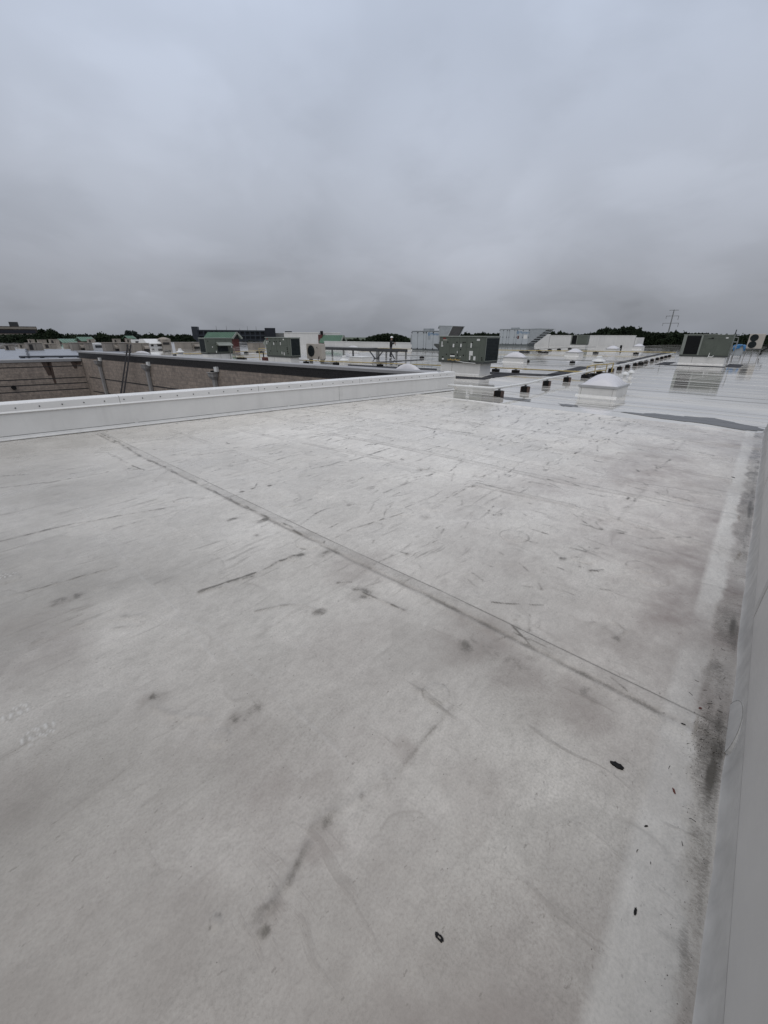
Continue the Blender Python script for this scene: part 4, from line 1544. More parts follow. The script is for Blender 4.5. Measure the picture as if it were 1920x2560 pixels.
# right unit with the open dark end
r6 = rtu('green rooftop unit with wide black opening on its left, near right edge', (1812, 913), 'A', 1692, 1816, 892, 837, coil='front_left', dmax=1.5)
X0, X1, Y1, zb, zt = r6[1:]
lx, h = X1 - X0, zt - zb
stickers(r6[0], [(X0 + .88 * lx, zb + .86 * h, .14, .08)], -0.014)
stickers(r6[0], [(X0 + .57 * lx, zb + .82 * h, .32, .03), (X0 + .6 * lx, zb + .85 * h, .12, .06)], -0.014, 'black', 'vent_slot')
mb = MB()
mb.path([(X0 + .62 * lx, -.12, zb - 0.1), (X0 + .63 * lx, -.12, zb + .22)], 0.025, 8)
mb.path([(X0 + .63 * lx, -.12, zb - .02), (X0 + .70 * lx, -.12, zb - .03), (X0 + .72 * lx, -.12, zb + .06)], 0.025, 8)
part('condensate_pipe', mb, 'white_pipe', r6[0])
# far small unit before the long white wall
r7 = rtu('small distant green rooftop unit standing before the long white far wall', (1464, 868), 'A', 1424, 1470, 861.5, 838, coil='front_left')


# ---- large pale air handlers
def text_mesh(txt, size):
    cu = bpy.data.curves.new('txt', 'FONT')
    cu.body = txt
    cu.size = size
    cu.extrude = 0.006
    o = bpy.data.objects.new('txt', cu)
    COL.objects.link(o)
    bpy.context.view_layer.update()
    dg = bpy.context.evaluated_depsgraph_get()
    me = bpy.data.meshes.new_from_object(o.evaluated_get(dg))
    bpy.data.objects.remove(o)
    return me


def logo(parent, x, z, size, y):
    me = text_mesh('Munters', size)
    me.materials.clear()
    me.materials.append(M['logo'])
    o = link('lettering', me, None, parent)
    o.location = (x + size * 0.95, y, z)
    o.rotation_euler = (R(90), 0, 0)
    mb = MB()
    n = 20
    vs_, fs = [], []
    for rr in (0.46 * size, 0.36 * size):
        for i in range(n):
            t = 2 * math.pi * i / n
            vs_.append((rr * math.cos(t), 0, rr * math.sin(t)))
    for i in range(n):
        fs.append((i, (i + 1) % n, n + (i + 1) % n, n + i))
    mb.add(vs_, fs)
    for dx in (-0.17, 0.0, 0.17):
        mb.box((dx - 0.045) * size, (dx + 0.045) * size, -0.004, 0.0, -0.25 * size, (0.12 + abs(dx)) * size)
    part('emblem', mb, 'logo', parent, (x + size * 0.35, y - 0.004, z + size * 0.35))


def air_handler(label, ground_px, left_px, y_bot, y_top, depth, cols, knob_rows, hood_kind, hood_len, logo_at, logo_size):
    g = P(*ground_px)
    zb, zt = zat(g, y_bot), zat(g, y_top)
    lx = span(g, V, left_px)
    root = thing('air_handler', label, 'air handler', g, RZ_A, 'pale air handlers far across the roof')
    X0 = -lx
    h = zt - zb
    mb = MB()
    mb.box(X0 + 0.05, 0.0, 0.05, depth, 0, zb)
    part('base_frame', mb, 'ahu_base', root)
    mb = MB()
    mb.box(X0, 0, 0, depth, zb, zt)
    part('cabinet', mb, 'ahu_seam', root)
    xs = [X0 + c * lx for c in cols]
    for a, b in zip(xs[:-1], xs[1:]):
        mb = MB()
        mb.bbox(0, b - a - 0.05, -0.03, 0, 0, h - 0.12, 0.01)
        part('panel', mb, 'ahu', root, (a + 0.025, 0, zb + 0.06))
    mb = MB()
    mb.box(X0 - 0.06, 0.06, -0.08, depth + 0.05, zt, zt + 0.07)
    part('roof_cap', mb, 'galv', root)
    for xk in xs:
        knobs(root, [(xk + 0.0, zb + q * h) for q in knob_rows], -0.03, 0.085, 'black', 'corner_fitting')
    if hood_kind == 'louvre':
        L = hood_len
        mb = MB()
        mb.prism_y([(0.002, zb + 0.02 * h), (0.002, zt), (L, zt)], 0, 0.05)
        mb.prism_y([(0.002, zb + 0.02 * h), (0.002, zt), (L, zt)], depth - 0.05, depth)
        part('hood_cheek', mb, 'galv', root)
        mb = MB()
        mb.prism_y([(0.002, zb + 0.1 * h), (0.002, zt - 0.03), (L - 0.35, zt - 0.03)], 0.05, depth - 0.05)
        part('hood_interior', mb, 'black', root)
        for i in range(7):
            t = (i + 0.6) / 7
            zc = zb + 0.02 * h + t * (0.98 * h)
            xc = L * t
            mb = MB()
            mb.prism_y([(xc - 0.30, zc - 0.02), (xc + 0.02, zc - 0.02), (xc + 0.02, zc + 0.20), (xc - 0.03, zc + 0.20)], 0.06, depth - 0.06)
            part('louvre_blade', mb, 'ahu', root)
        mb = MB()
        mb.prism_y([(0, zt + 0.071), (L * 0.6, zt + 0.16), (L + 0.25, zt + 0.071), (L + 0.25, zt + 0.0), (0.061, zt + 0.0)], -0.06, depth + 0.05)
        part('hood_roof', mb, 'galv', root)
    else:
        L = hood_len
        z2 = zt + 0.55
        zl = zb + 0.42 * h
        mb = MB()
        mb.prism_y([(0.0, zl), (0.0, z2), (L, z2), (L * 0.5, zl)], -0.2, -0.14)
        part('hood_cheek', mb, 'galv', root)
        mb = MB()
        mb.prism_y([(0.0, zl), (0.0, z2), (L - 0.05, z2), (L * 0.5 - 0.05, zl)], -0.139, depth)
        part('hood_mesh', mb, 'steel_dark', root)
        mb = MB()
        mb.prism_y([(-0.2, z2 - 0.25), (-0.05, z2 + 0.1), (L + 0.1, z2 + 0.04), (L + 0.1, z2), (0.0, z2)], -0.22, depth + 0.05)
        part('hood_roof', mb, 'galv', root)
        for (a, b) in (((L, z2), (L * 0.5, zl)),):
            for yy in (-0.17, depth - 0.05):
                mb = MB()
                mb.bar((a[0], yy, a[1]), (b[0], yy, b[1]), 0.09, 0.09)
                part('hood_edge', mb, 'ahu', root)
        mb = MB()
        mb.box(X0 - 0.45, X0, 0.3, depth - 0.4, zb + 0.25 * h, zb + 0.82 * h)
        part('side_box', mb, 'galv', root)
    mb = MB()
    mb.box(X0 + lx * 0.35, X0 + lx * 0.58, 0.4, 1.4, zt + 0.071, zt + 0.33)
    part('roof_box', mb, 'galv', root)
    logo(root, X0 + logo_at[0] * lx, zb + logo_at[1] * h, logo_size, -0.036)
    return root, X0, zb, zt


ah1 = air_handler('pale grey air handler with blue lettering, behind the large green unit', (1097, 878), 1029, 874, 828, 2.6, (0, .22, .44, .53, .78, 1.0), (0.03, 0.92),
                  'mesh', 1.9, (.60, .78), 0.46)
X0, zb, zt = ah1[1:]
mb = MB()
mb.box(X0 * 0.40, X0 * 0.32, -0.06, -0.03, zb + .55 * (zt - zb), zb + .75 * (zt - zb))
part('control_box', mb, 'galv', ah1[0])
ah2 = air_handler('pale grey air handler with striped louvre hood, before the far white wall', (1318, 866), 1246, 861.5, 823, 3.5, (0, .13, .26, .34, .52, .60, .80, 1.0), (0.04, 0.48, 0.92),
                  'louvre', 3.6, (.60, .72), 0.62)
X0, zb, zt = ah2[1:]
stickers(ah2[0], [(X0 * .34, zb + .47 * (zt - zb), .35, .6)], -0.032, 'brick_red', 'warning_sticker')
stickers(ah2[0], [(X0 * .10, zb + .50 * (zt - zb), .7, .7)], -0.032, 'sticker', 'sticker')


# ---- skylights
def skylight(label, corner_px, left_px, right_px, y_lip, y_dome, x_len=None):
    g = P(*corner_px)
    lx = span(g, V, left_px)
    ly = span(g, U, right_px) if x_len is None else x_len
    zl = zat(g, y_lip)
    ctr = g + V * (lx / 2) + U * (ly / 2)
    zd = zat(ctr, y_dome)
    root = thing('skylight', label, 'skylight', g, RZ_A, 'white domed skylights')
    mb = MB()
    mb.bbox(-lx + 0.03, -0.03, 0.03, ly - 0.03, 0, zl - 0.06, 0.012)
    cb = part('curb', mb, 'curb', root)
    mb = MB()
    for s in (-lx + 0.10, -0.12):
        mb.box(s, s + 0.006, 0.026, 0.03, 0.0, zl - 0.06)
    part('membrane_seam', mb, 'grime', cb)
    mb = MB()
    mb.prism_x([(-0.05, 0.0), (-0.04, 0.02), (0.03, 0.05), (0.03, 0)], -lx - 0.03, 0.03)
    part('curb_flashing', mb, 'tpo_lap', cb)
    mb = MB()
    mb.bbox(-lx, 0, 0, ly, zl - 0.06, zl + 0.012, 0.008)
    part('frame', mb, 'frame_grey', root)
    mb = MB()
    n = 18
    a, b = lx - 0.10, ly - 0.10
    vs_, fs = [], []
    for i in range(n + 1):
        for j in range(n + 1):
            s, t = 2 * i / n - 1, 2 * j / n - 1
            hz = (1 - abs(s) ** 2.1) * (1 - abs(t) ** 2.1)
            vs_.append((-lx / 2 + s * a / 2, ly / 2 + t * b / 2, zl + 0.013 + (zd - zl) * max(hz, 0) ** 0.85))
    for i in range(n):
        for j in range(n):
            q = i * (n + 1) + j
            fs.append((q, q + n + 1, q + n + 2, q + 1))
    mb.add(vs_, fs)
    part('dome', mb, 'dome', root, smooth=True)
    return root


skylight('white domed skylight on a white curb, nearest and largest, at the right', (1538, 997), 1441, 1569, 969, 934)
skylight('white domed skylight just right of the large green unit', (1308, 907), 1256, 1319, 894, 880.5)
skylight('white domed skylight in the middle distance, between small green unit and mushroom fan', (1446, 891), 1412, 1459, 881, 872)
skylight('small white skylight before the far white wall, left of the dark vent pipe', (1540, 880), 1512, 1550, 872, 864.5)
skylight('small distant white skylight near the right end of the far white wall', (1603, 874), 1580, 1611, 866, 859.5)
skylight('white dome showing just above the dark-topped courtyard wall', (1043, 942), 984, 1056, 927, 910)
skylight('small distant white dome before the low far parapet, above the steel rack', (893, 877), 868, 899, 869, 864.5)
skylight('white dome just right of the ladder, above the courtyard wall', (372, 894), 338, 380, 884, 878)


# ---- mushroom fans and small vents
def mushroom(label, px, wpx, y_top, y_brim, black_gap=True, curb=True):
    g = P(*px)
    dist = math.hypot(g.x, g.y)
    r = wpx / 2 * dist / 1098
    zt_, zb_ = zat(g, y_top), zat(g, y_brim)
    root = thing('exhaust_fan', label, 'exhaust fan', g, RZ_A, 'mushroom exhaust fans')
    mb = MB()
    mb.bbox(-r * 0.8, r * 0.8, -r * 0.8, r * 0.8, 0, zb_ * 0.55, 0.01)
    part('curb', mb, 'curb', root)
    mb = MB()
    mb.lathe([(r * 0.75, zb_ * 0.55), (r * 0.6, zb_ * 0.7), (r * 0.62, zb_ * 0.95)], 16)
    part('throat', mb, 'steel_dark' if black_gap else 'frame_grey', root)
    mb = MB()
    hh = zt_ - zb_
    mb.lathe([(r * 0.98, zb_ - 0.03), (r, zb_), (r * 0.95, zb_ + hh * 0.16), (r * 0.55, zb_ + hh * 0.34), (r * 0.46, zb_ + hh * 0.5), (r * 0.42, zb_ + hh * 0.88), (r * 0.30, zt_)], 20)
    part('hood', mb, 'galv_light', root, smooth=False)
    return root


mushroom('white mushroom fan with black throat, behind the yellow pipe guard', (1495, 911), 29, 890, 903)
mushroom('white mushroom fan left of the steel rack, above the courtyard wall', (861, 910), 25, 889, 901.5)
mushroom('white mushroom fan left of the leftmost green unit', (453, 893), 17, 871.5, 880, False)


def roof_vent(label, px, y_top):
    g = P(*px)
    z1 = zat(g, y_top)
    root = thing('vent_pipe', label, 'vent', g, 0.0, 'capped white vent pipes')
    mb = MB()
    mb.tube((0, 0, 0), (0, 0, z1 - 0.10), 0.055, 10)
    part('pipe', mb, 'galv_light', root)
    mb = MB()
    mb.lathe([(0.12, z1 - 0.13), (0.15, z1 - 0.11), (0.10, z1 - 0.04), (0.02, z1)], 14)
    part('cap', mb, 'galv_light', root)
    mb = MB()
    mb.lathe([(0.15, 0), (0.09, 0.03), (0.07, 0.12)], 14)
    part('boot', mb, 'tpo_lap', root)


roof_vent('short white capped vent directly behind the near skylight', (1559, 952), 929)
roof_vent('white capped vent farther and right of its twin behind the near skylight', (1575, 944), 925)
g = P(1551, 874)
root = thing('vent_pipe', 'dark upright vent pipe before the far white wall', 'vent', g)
mb = MB()
mb.tube((0, 0, 0), (0, 0, zat(g, 863)), 0.16, 8)
part('pipe', mb, 'black', root)


# ---- mini-split condensers
def fan_guard(root, x, z, r, y):
    mb = MB()
    mb.tube((x, y - 0.012, z), (x, y, z), r, 24)
    d_ = part('fan_opening', mb, 'coil', root)
    mb = MB()
    for k in range(1, 5):
        rr = r * k / 4.2
        n = 20
        for i in range(n):
            a, b = 2 * math.pi * i / n, 2 * math.pi * (i + 1) / n
            mb.bar((x + rr * math.cos(a), y - 0.02, z + rr * math.sin(a)), (x + rr * math.cos(b), y - 0.02, z + rr * math.sin(b)), 0.008, 0.008)
    for i in range(4):
        a = math.pi * i / 4
        mb.bar((x - r * math.cos(a), y - 0.02, z - r * math.sin(a)), (x + r * math.cos(a), y - 0.02, z + r * math.sin(a)), 0.008, 0.008)
    part('fan_guard', mb, 'slat', d_)


g = P(806, 908)
lx = span(g, V, 768)
z0, z1 = zat(g, 899), zat(g, 859.5)
root = thing('condenser', 'beige single-fan condenser on a stand beside the middle green unit', 'condenser', g, RZ_A, 'beige fan condensers')
mb = MB()
mb.bbox(-lx, 0, 0, 0.34, z0, z1, 0.02)
part('casing', mb, 'beige', root)
fan_guard(root, -lx * 0.69, z0 + (z1 - z0) * 0.52, lx * 0.225, 0.0)
for t in (0.12, 0.85):
    mb = MB()
    mb.box(-lx * t - 0.03, -lx * t + 0.03, 0.02, 0.32, 0, z0)
    part('stand_leg', mb, 'steel_grey', root)
stickers(root, [(-lx * .30, z0 + (z1 - z0) * .75, .07, .07), (-lx * .24, z0 + (z1 - z0) * .68, .04, .04)], -0.001, 'black', 'mark')
mb = MB()
mb.path([(-0.25, -0.05, z0 + 0.2), (-0.3, -0.12, z0), (-0.15, -0.1, 0.1), (0.15, -0.05, 0.08), (0.2, 0.1, 0.3)], 0.025, 7)
part('line_set', mb, 'black', root)

g = P(1896, 892)
lx = span(g, V, 1857)
z0, z1 = zat(g, 872), zat(g, 834.5)
root = thing('condenser', 'tall beige two-fan condenser on a raised stand beside the blue tarp', 'condenser', g, RZ_A, 'beige fan condensers')
mb = MB()
mb.bbox(-lx, 0, 0, 0.40, z0, z1, 0.02)
part('casing', mb, 'beige', root)
for q in (0.27, 0.73):
    fan_guard(root, -lx * 0.66, z0 + (z1 - z0) * q, lx * 0.27, 0.0)
for t in (0.05, 0.5, 0.95):
    mb = MB()
    mb.tube((-lx * t, 0.05, 0), (-lx * t, 0.05, z0), 0.035, 7)
    mb.tube((-lx * t, 0.36, 0), (-lx * t, 0.36, z0), 0.035, 7)
    part('stand_leg', mb, 'steel_grey', root)
mb = MB()
mb.box(-lx, 0.0, -0.04, 0.44, z0 - 0.08, z0 - 0.002)
part('stand_frame', mb, 'steel_dark', root)
mb = MB()
mb.path([(0.02, 0.2, z0 + 0.35), (0.45, 0.2, z0 + 0.3), (0.5, 0.2, z0 + 0.12), (0.1, 0.2, z0 - 0.2), (0.05, 0.2, 0.15)], 0.06, 7)
part('line_set', mb, 'black', root)

# ---- small unit under a blue tarp
g = P(1851, 897)
root = thing('covered_unit', 'small grey unit under a bright blue tarp at the right', 'covered unit', g, RZ_A)
lx = span(g, V, 1826)
zt0 = zat(g, 861)
zt1 = zat(g, 882)
mb = MB()
mb.bbox(-lx, 0, 0, 0.7, zt1 * 0.5, zt0 - 0.12, 0.02)
part('casing', mb, 'galv', root)
for xx in (-lx + 0.06, -0.06):
    mb = MB()
    mb.box(xx - 0.03, xx + 0.03, 0.05, 0.65, 0, zt1 * 0.5)
    part('stand_leg', mb, 'steel_grey', root)
me = bpy.data.meshes.new('tarp')
n = 20
vs_, fs = [], []
for i in range(n + 1):
    for j in range(n + 1):
        s, t = i / n * 2 - 1, j / n * 2 - 1
        r_ = max(abs(s), abs(t))
        wx, wy = lx / 2 + 0.10, 0.46
        drop = 0.0 if r_ < 0.7 else (r_ - 0.7) / 0.3 * (0.30 + 0.16 * math.sin(5 * s + 3 * t) + 0.12 * math.sin(11 * s - 7 * t))
        sx = max(-1, min(1, s / 0.75))
        sy = max(-1, min(1, t / 0.75))
        vs_.append((-lx / 2 + wx * sx * (1 + 0.05 * drop), 0.35 + wy * sy, zt0 - 0.06 - drop + 0.05 * math.cos(s * 3) + 0.03 * math.sin(9 * s) * math.cos(7 * t)))
for i in range(n):
    for j in range(n):
        q = i * (n + 1) + j
        fs.append((q, q + n + 1, q + n + 2, q + 1))
mb = MB()
mb.add(vs_, fs)
part('tarp', mb, 'blue_tarp', root, smooth=True)

# ---- pipe posts by the right unit
for (xp, yp, yt, lab) in ((1816, 905, 843, 'tall thin pipe post with a looped top beside the right green unit'), (1806, 908, 862, 'shorter thin pipe post between right green unit and blue tarp')):
    g = P(xp, yp)
    root = thing('pipe_post', lab, 'pipe', g, RZ_A, 'pipe posts right of the green unit')
    z1 = zat(g, yt)
    mb = MB()
    mb.path([(0, 0, 0), (0, 0, z1 * 0.95), (0.10, 0, z1), (0.24, 0, z1 * 0.99), (0.28, 0, z1 * 0.9), (0.28, 0, 0.0)], 0.03, 8)
    part('bent_pipe', mb, 'steel_grey', root)
    mb = MB()
    for q in (0.35, 0.6, 0.8):
        mb.box(-0.05, 0.33, -0.03, 0.03, z1 * q, z1 * q + 0.05)
    part('bracket', mb, 'galv', root)


ORD = ['first', 'second', 'third', 'fourth', 'fifth', 'sixth', 'seventh', 'eighth', 'ninth', 'tenth', 'eleventh', 'twelfth', 'thirteenth', 'fourteenth', 'fifteenth', 'sixteenth']


# ================================================================== PIPES, SUPPORTS, PADS
def pipe_line(label, pts_px, z, r, material, supports_px, sup_label, sup_group, sup=(0.16, 0.11, 0.16), sup_mat='black', timber=False, name='gas_pipe', cat='pipe'):
    pts = [P(x, y, z) for x, y in pts_px]
    root = thing(name, label, cat, pts[0].xy.to_3d(), 0.0)
    o0 = Vector((pts[0].x, pts[0].y, 0))
    dense = []
    for a, b in zip(pts[:-1], pts[1:]):
        for t in np.linspace(0, 1, 5)[:-1]:
            dense.append(a.lerp(b, t) - o0)
    dense.append(pts[-1] - o0)
    mb = MB()
    mb.path(dense, r, 8)
    part('pipe_run', mb, material, root, smooth=True)
    n = len(pts) - 1
    mb = MB()
    for a, b in zip(pts[:-1], pts[1:]):
        c = a.lerp(b, 0.5) - o0
        d_ = (b - a).normalized() * 0.06
        mb.tube(c - d_, c + d_, r * 1.35, 8)
    part('coupling', mb, material, root)
    for i_s, (x, y) in enumerate(sorted(supports_px)):
        # drop the support under the nearest point of the pipe seen in that column
        best = None
        for a, b in zip(pts[:-1], pts[1:]):
            dv_ = b - a
            t = span(a, dv_, x)
            if -0.03 <= t <= 1.03:
                best = a + dv_ * t
        if best is None:
            best = P(x, y)
        s = thing('pipe_support', sup_label + ', ' + ORD[i_s] + ' from the left', 'pipe support', (best.x, best.y, 0), RZ_A + random.uniform(-.06, .06), sup_group)
        w_, d_, h_ = sup[0], sup[1], z - r - 0.001
        mb = MB()
        mb.bbox(-w_, w_, -d_ * 1.1, d_ * 1.1, 0, h_ * 0.80, 0.012)
        part('block', mb, sup_mat, s)
        mb = MB()
        mb.box(-w_ * 0.25, w_ * 0.25, -d_ * 0.3, d_ * 0.3, h_ * 0.80, h_)
        part('saddle', mb, 'steel_grey', s)
        if timber:
            for q in (-1, 1):
                mb = MB()
                mb.box(q * w_ - 0.012, q * w_ + 0.012, -d_ * 1.16, d_ * 1.16, 0.001, h_ * 0.76)
                part('end_strip', mb, 'block_wood', s)


pipe_line('white plastic pipe angling away across the wet roof on dark blocks', [(1120, 963), (1236, 971), (1318, 958.5), (1372, 945.5), (1470, 929), (1560, 911), (1684, 883)], 0.27, 0.04, 'white_pipe',
          [(1249, 978), (1315, 970), (1369, 955), (1420, 945), (1500, 932), (1530, 925), (1551, 920), (1571, 914), (1590, 910), (1604, 906), (1617, 903), (1632, 900), (1645, 897), (1656, 894), (1666, 890), (1675, 887)],
          'dark block propping the white plastic pipe', 'blocks under the white pipe', (0.115, 0.085, 0), 'black', True, 'drain_pipe')
pipe_line('yellow gas pipe crossing behind the large green unit', [(742, 900), (840, 904), (1020, 910.5), (1235, 919), (1400, 927), (1476, 931)], 0.2, 0.028, 'yellow',
          [(765, 0), (840, 0), (950, 0), (1004, 0), (1240, 0), (1290, 0), (1470, 0)], 'black block under the nearest yellow gas pipe', 'blocks under the near gas pipe', (0.17, 0.12, 0))
pipe_line('thin dark pipe right of the steel rack and beyond the mushroom fan', [(993, 888), (1060, 889.5), (1245, 896), (1420, 900.5), (1640, 905)], 0.2, 0.022, 'pipe_grey',
          [(1055, 0), (1318, 0), (1432, 0), (1603, 0)], 'black block under the thin dark pipe', 'blocks under the thin dark pipe', (0.16, 0.12, 0))
pipe_line('long yellowish pipe across the far part of the roof', [(1105, 871), (1245, 875), (1345, 876.5), (1480, 878), (1690, 881)], 0.25, 0.045, 'yellow',
          [(1305, 0), (1318, 0), (1353, 0), (1365, 0), (1490, 0), (1591, 0)], 'black block under the far yellowish pipe', 'blocks under the far pipe', (0.26, 0.2, 0))
pipe_line('thin far pipe angling past the foot of the far white wall', [(1335, 873.5), (1385, 871), (1430, 868.5), (1490, 867.5)], 0.25, 0.035, 'pipe_grey',
          [(1346, 0), (1375, 0), (1398, 0), (1425, 0)], 'black block beside the far white wall', 'blocks by the far white wall', (0.24, 0.18, 0))
pipe_line('thin pipe on far roof between rack and air handler', [(880, 871), (970, 870.5), (1028, 873)], 0.2, 0.03, 'yellow',
          [(908, 0), (935, 0), (952, 0), (997, 0), (1008, 0)], 'black block under the pipe behind the steel rack', 'blocks behind the rack', (0.22, 0.18, 0))
pipe_line('yellow gas pipe between the left and middle green units', [(430, 884), (520, 884.5), (600, 879), (665, 876)], 0.2, 0.03, 'yellow',
          [(438, 0), (615, 0), (645, 0), (654, 0)], 'black block under the left yellow gas pipe', 'blocks under the left gas pipe', (0.2, 0.14, 0))
pipe_line('lower yellow pipe before the left green unit', [(560, 892), (600, 893), (668, 893)], 0.15, 0.025, 'yellow',
          [(598, 0), (609, 0), (512, 0)], 'black block under the lower yellow pipe', 'blocks under the lower left pipe', (0.2, 0.14, 0))

# yellow guard frame by the near skylight
g = P(1478, 952)
root = thing('pipe_guard', 'yellow pipe frame standing on blocks behind the near skylight', 'guard frame', g, RZ_A)
tl = [P(1464, 936, 0.12) - g, P(1469, 918, 0.52) - g]


def loc_of(x, y, z):
    q = P(x, y, z) - g
    c, s = math.cos(-RZ_A), math.sin(-RZ_A)
    return Vector((q.x * c - q.y * s, q.x * s + q.y * c, z))


g0 = g.copy()
fp = [loc_of(1463, 945, 0.0), loc_of(1484, 941, 0.0), loc_of(1512, 939, 0.0), loc_of(1528, 934, 0.0)]
mb = MB()
mb.path([fp[0], fp[0] + Vector((0, 0, 0.50)), fp[1] + Vector((0, 0, 0.52)), fp[2] + Vector((0, 0, 0.52)), fp[3] + Vector((0, 0, 0.52)), fp[3] + Vector((0, 0, 0.06))], 0.028, 8)
part('frame_pipe', mb, 'yellow', root)
for a in fp[1:3]:
    mb = MB()
    mb.tube(a, a + Vector((0, 0, 0.52)), 0.024, 8)
    part('upright', mb, 'yellow', root)
mb = MB()
mb.path([fp[0] + Vector((0, 0, 0.22)), fp[1] + Vector((0, 0, 0.24)), fp[2] + Vector((0, 0, 0.25))], 0.024, 8)
part('mid_rail', mb, 'yellow', root)
for i, a in enumerate(fp[:3]):
    mb = MB()
    mb.box(a.x - 0.16, a.x + 0.16, a.y - 0.12, a.y + 0.12, 0, 0.14)
    part('foot_block', mb, 'black', root)

# walkway pads
def pad(label, pts, z=0.012):
    q = [P(x, y) for x, y in pts]
    c = sum(q, Vector((0, 0, 0))) / len(q)
    mb = MB()
    n_ = len(q)
    mb.add([(p.x - c.x, p.y - c.y, 0.002) for p in q] + [(p.x - c.x, p.y - c.y, 0.002 + z) for p in q],
           [tuple(range(n_)), tuple(range(n_, 2 * n_))] + [(i, (i + 1) % n_, n_ + (i + 1) % n_, n_ + i) for i in range(n_)])
    o = link('walkway_pad', mb.mesh('walkway_pad'), 'pad')
    o.location = c
    tag(o, label, 'walkway pad', 'dark walkway pads')


pad('dark pad strip at the foot of the large green unit curb', [(1139, 940.5), (1228, 946), (1212, 949.5), (1139, 946)])
pad('dark pad leading right from the large green unit curb', [(1206, 943.5), (1240, 934), (1290, 937), (1232, 945)])
pad('long dark pad strip crossing right of the large green unit', [(1220, 930), (1420, 938.5), (1405, 943), (1220, 934)])
pad('dark pad strip alongside the white pipe, left of the yellow guard', [(1365, 937), (1450, 916), (1478, 918), (1400, 939.5)])
pad('dark pad strip under the distant end of the white pipe', [(1535, 908), (1668, 880), (1676, 881), (1548, 910)])
pad('dark pad left of the right green unit', [(1636, 912), (1660, 905.5), (1690, 905.5), (1668, 912.5)])
pad('thin dark pad strip below the right green unit', [(1668, 911.5), (1812, 917), (1812, 919.5), (1660, 913.5)])
pad('dark square pad before the blue tarp', [(1812, 917), (1824, 910), (1858, 911.5), (1850, 919.5)])
pad('dark pad strip left of the dome above the courtyard wall', [(870, 911), (985, 917), (1092, 922), (1092, 926), (960, 920), (870, 914)])
pad('dark pad strip under the right end of the steel rack', [(905, 907), (1048, 899), (1060, 900.5), (905, 910)])

# ---- steel rack
g = P(993, 899)
LRk = span(g, V, 801)
root = thing('steel_rack', 'long low dark steel rack on legs, the worker standing behind', 'steel rack', g, RZ_A)
zt = zat(g, 873.5)
for yy in (0.0, 1.2):
    mb = MB()
    mb.box(-LRk, 0, yy, yy + 0.10, zt - 0.22, zt)
    part('beam', mb, 'steel_dark', root)
for i in range(9):
    mb = MB()
    xx = -LRk + i * (LRk - 0.1) / 8
    mb.box(xx, xx + 0.08, 0.10, 1.2, zt - 0.15, zt - 0.03)
    part('cross_beam', mb, 'steel_dark', root)
mb = MB()
mb.box(-LRk, -LRk * 0.35, 0.02, 1.28, zt + 0.001, zt + 0.04)
part('deck', mb, 'steel_grey', root)
for xp in (806, 858, 922, 941, 990):
    t = span(g, V, xp)
    for yy in ((0.0, 1.2) if xp not in (922,) else (1.2,)):
        mb = MB()
        mb.box(-t - 0.06, -t + 0.06, yy, yy + 0.10, 0, zt - 0.22)
        part('leg', mb, 'steel_grey', root)
for (xa, xb_) in ((925, 937), (957, 945), (977, 987)):
    a, b = span(g, V, xa), span(g, V, xb_)
    mb = MB()
    mb.bar((-a, -0.03, zt - 0.2), (-b, -0.03, 0.05), 0.07, 0.07)
    part('brace', mb, 'steel_dark', root)
mb = MB()
mb.box(-span(g, V, 937) - 0.05, -span(g, V, 945) + 0.05, -0.1, 0.1, 0, 0.05)
part('brace_foot', mb, 'steel_dark', root)


# ---- worker
def skin_mesh(verts, edges, radii, sub=2):
    me = bpy.data.meshes.new('b')
    me.from_pydata(verts, edges, [])
    o = bpy.data.objects.new('b', me)
    COL.objects.link(o)
    sk = o.modifiers.new('s', 'SKIN')
    lay = me.skin_vertices[0].data
    for i, r_ in enumerate(radii):
        rr = r_ if isinstance(r_, tuple) else (r_, r_)
        lay[i].radius = rr
    lay[0].use_root = True
    ss = o.modifiers.new('d', 'SUBSURF')
    ss.levels = ss.render_levels = sub
    bpy.context.view_layer.update()
    dg = bpy.context.evaluated_depsgraph_get()
    out = bpy.data.meshes.new_from_object(o.evaluated_get(dg))
    bpy.data.objects.remove(o)
    return out


g = P(977, 894)
hs = zat(g, 841.5) / 1.80
person = thing('person', 'person in black jacket and white hard hat standing behind the steel rack', 'person', g, R(0))
# facing right (+x local), knees slightly bent, both forearms raised in front of the chest
J = [((0, 0, 0.93), (0.14, 0.17)), ((0.01, 0, 1.12), (0.13, 0.165)), ((0.02, 0, 1.33), (0.14, 0.19)), ((0.03, 0, 1.46), (0.08, 0.12)), ((0.045, 0, 1.54), 0.058),
     ((0.065, 0, 1.63), (0.092, 0.078)), ((0.07, 0, 1.72), (0.095, 0.08)),
     ((0.02, -0.20, 1.42), 0.075), ((0.05, -0.25, 1.17), 0.058), ((0.28, -0.16, 1.20), 0.045), ((0.36, -0.12, 1.22), 0.036),
     ((0.02, 0.20, 1.42), 0.075), ((0.03, 0.25, 1.17), 0.058), ((0.26, 0.14, 1.28), 0.045), ((0.34, 0.10, 1.31), 0.036),
     ((0.0, -0.10, 0.86), 0.105), ((0.05, -0.13, 0.48), 0.07), ((0.0, -0.14, 0.10), 0.052), ((0.14, -0.15, 0.045), 0.042),
     ((0.0, 0.10, 0.86), 0.105), ((-0.02, 0.13, 0.48), 0.07), ((-0.10, 0.14, 0.10), 0.052), ((0.05, 0.16, 0.045), 0.042)]
ED = [(0, 1), (1, 2), (2, 3), (3, 4), (4, 5), (5, 6), (2, 7), (7, 8), (8, 9), (9, 10), (2, 11), (11, 12), (12, 13), (13, 14), (0, 15), (15, 16), (16, 17), (17, 18),
      (0, 19), (19, 20), (20, 21), (21, 22)]
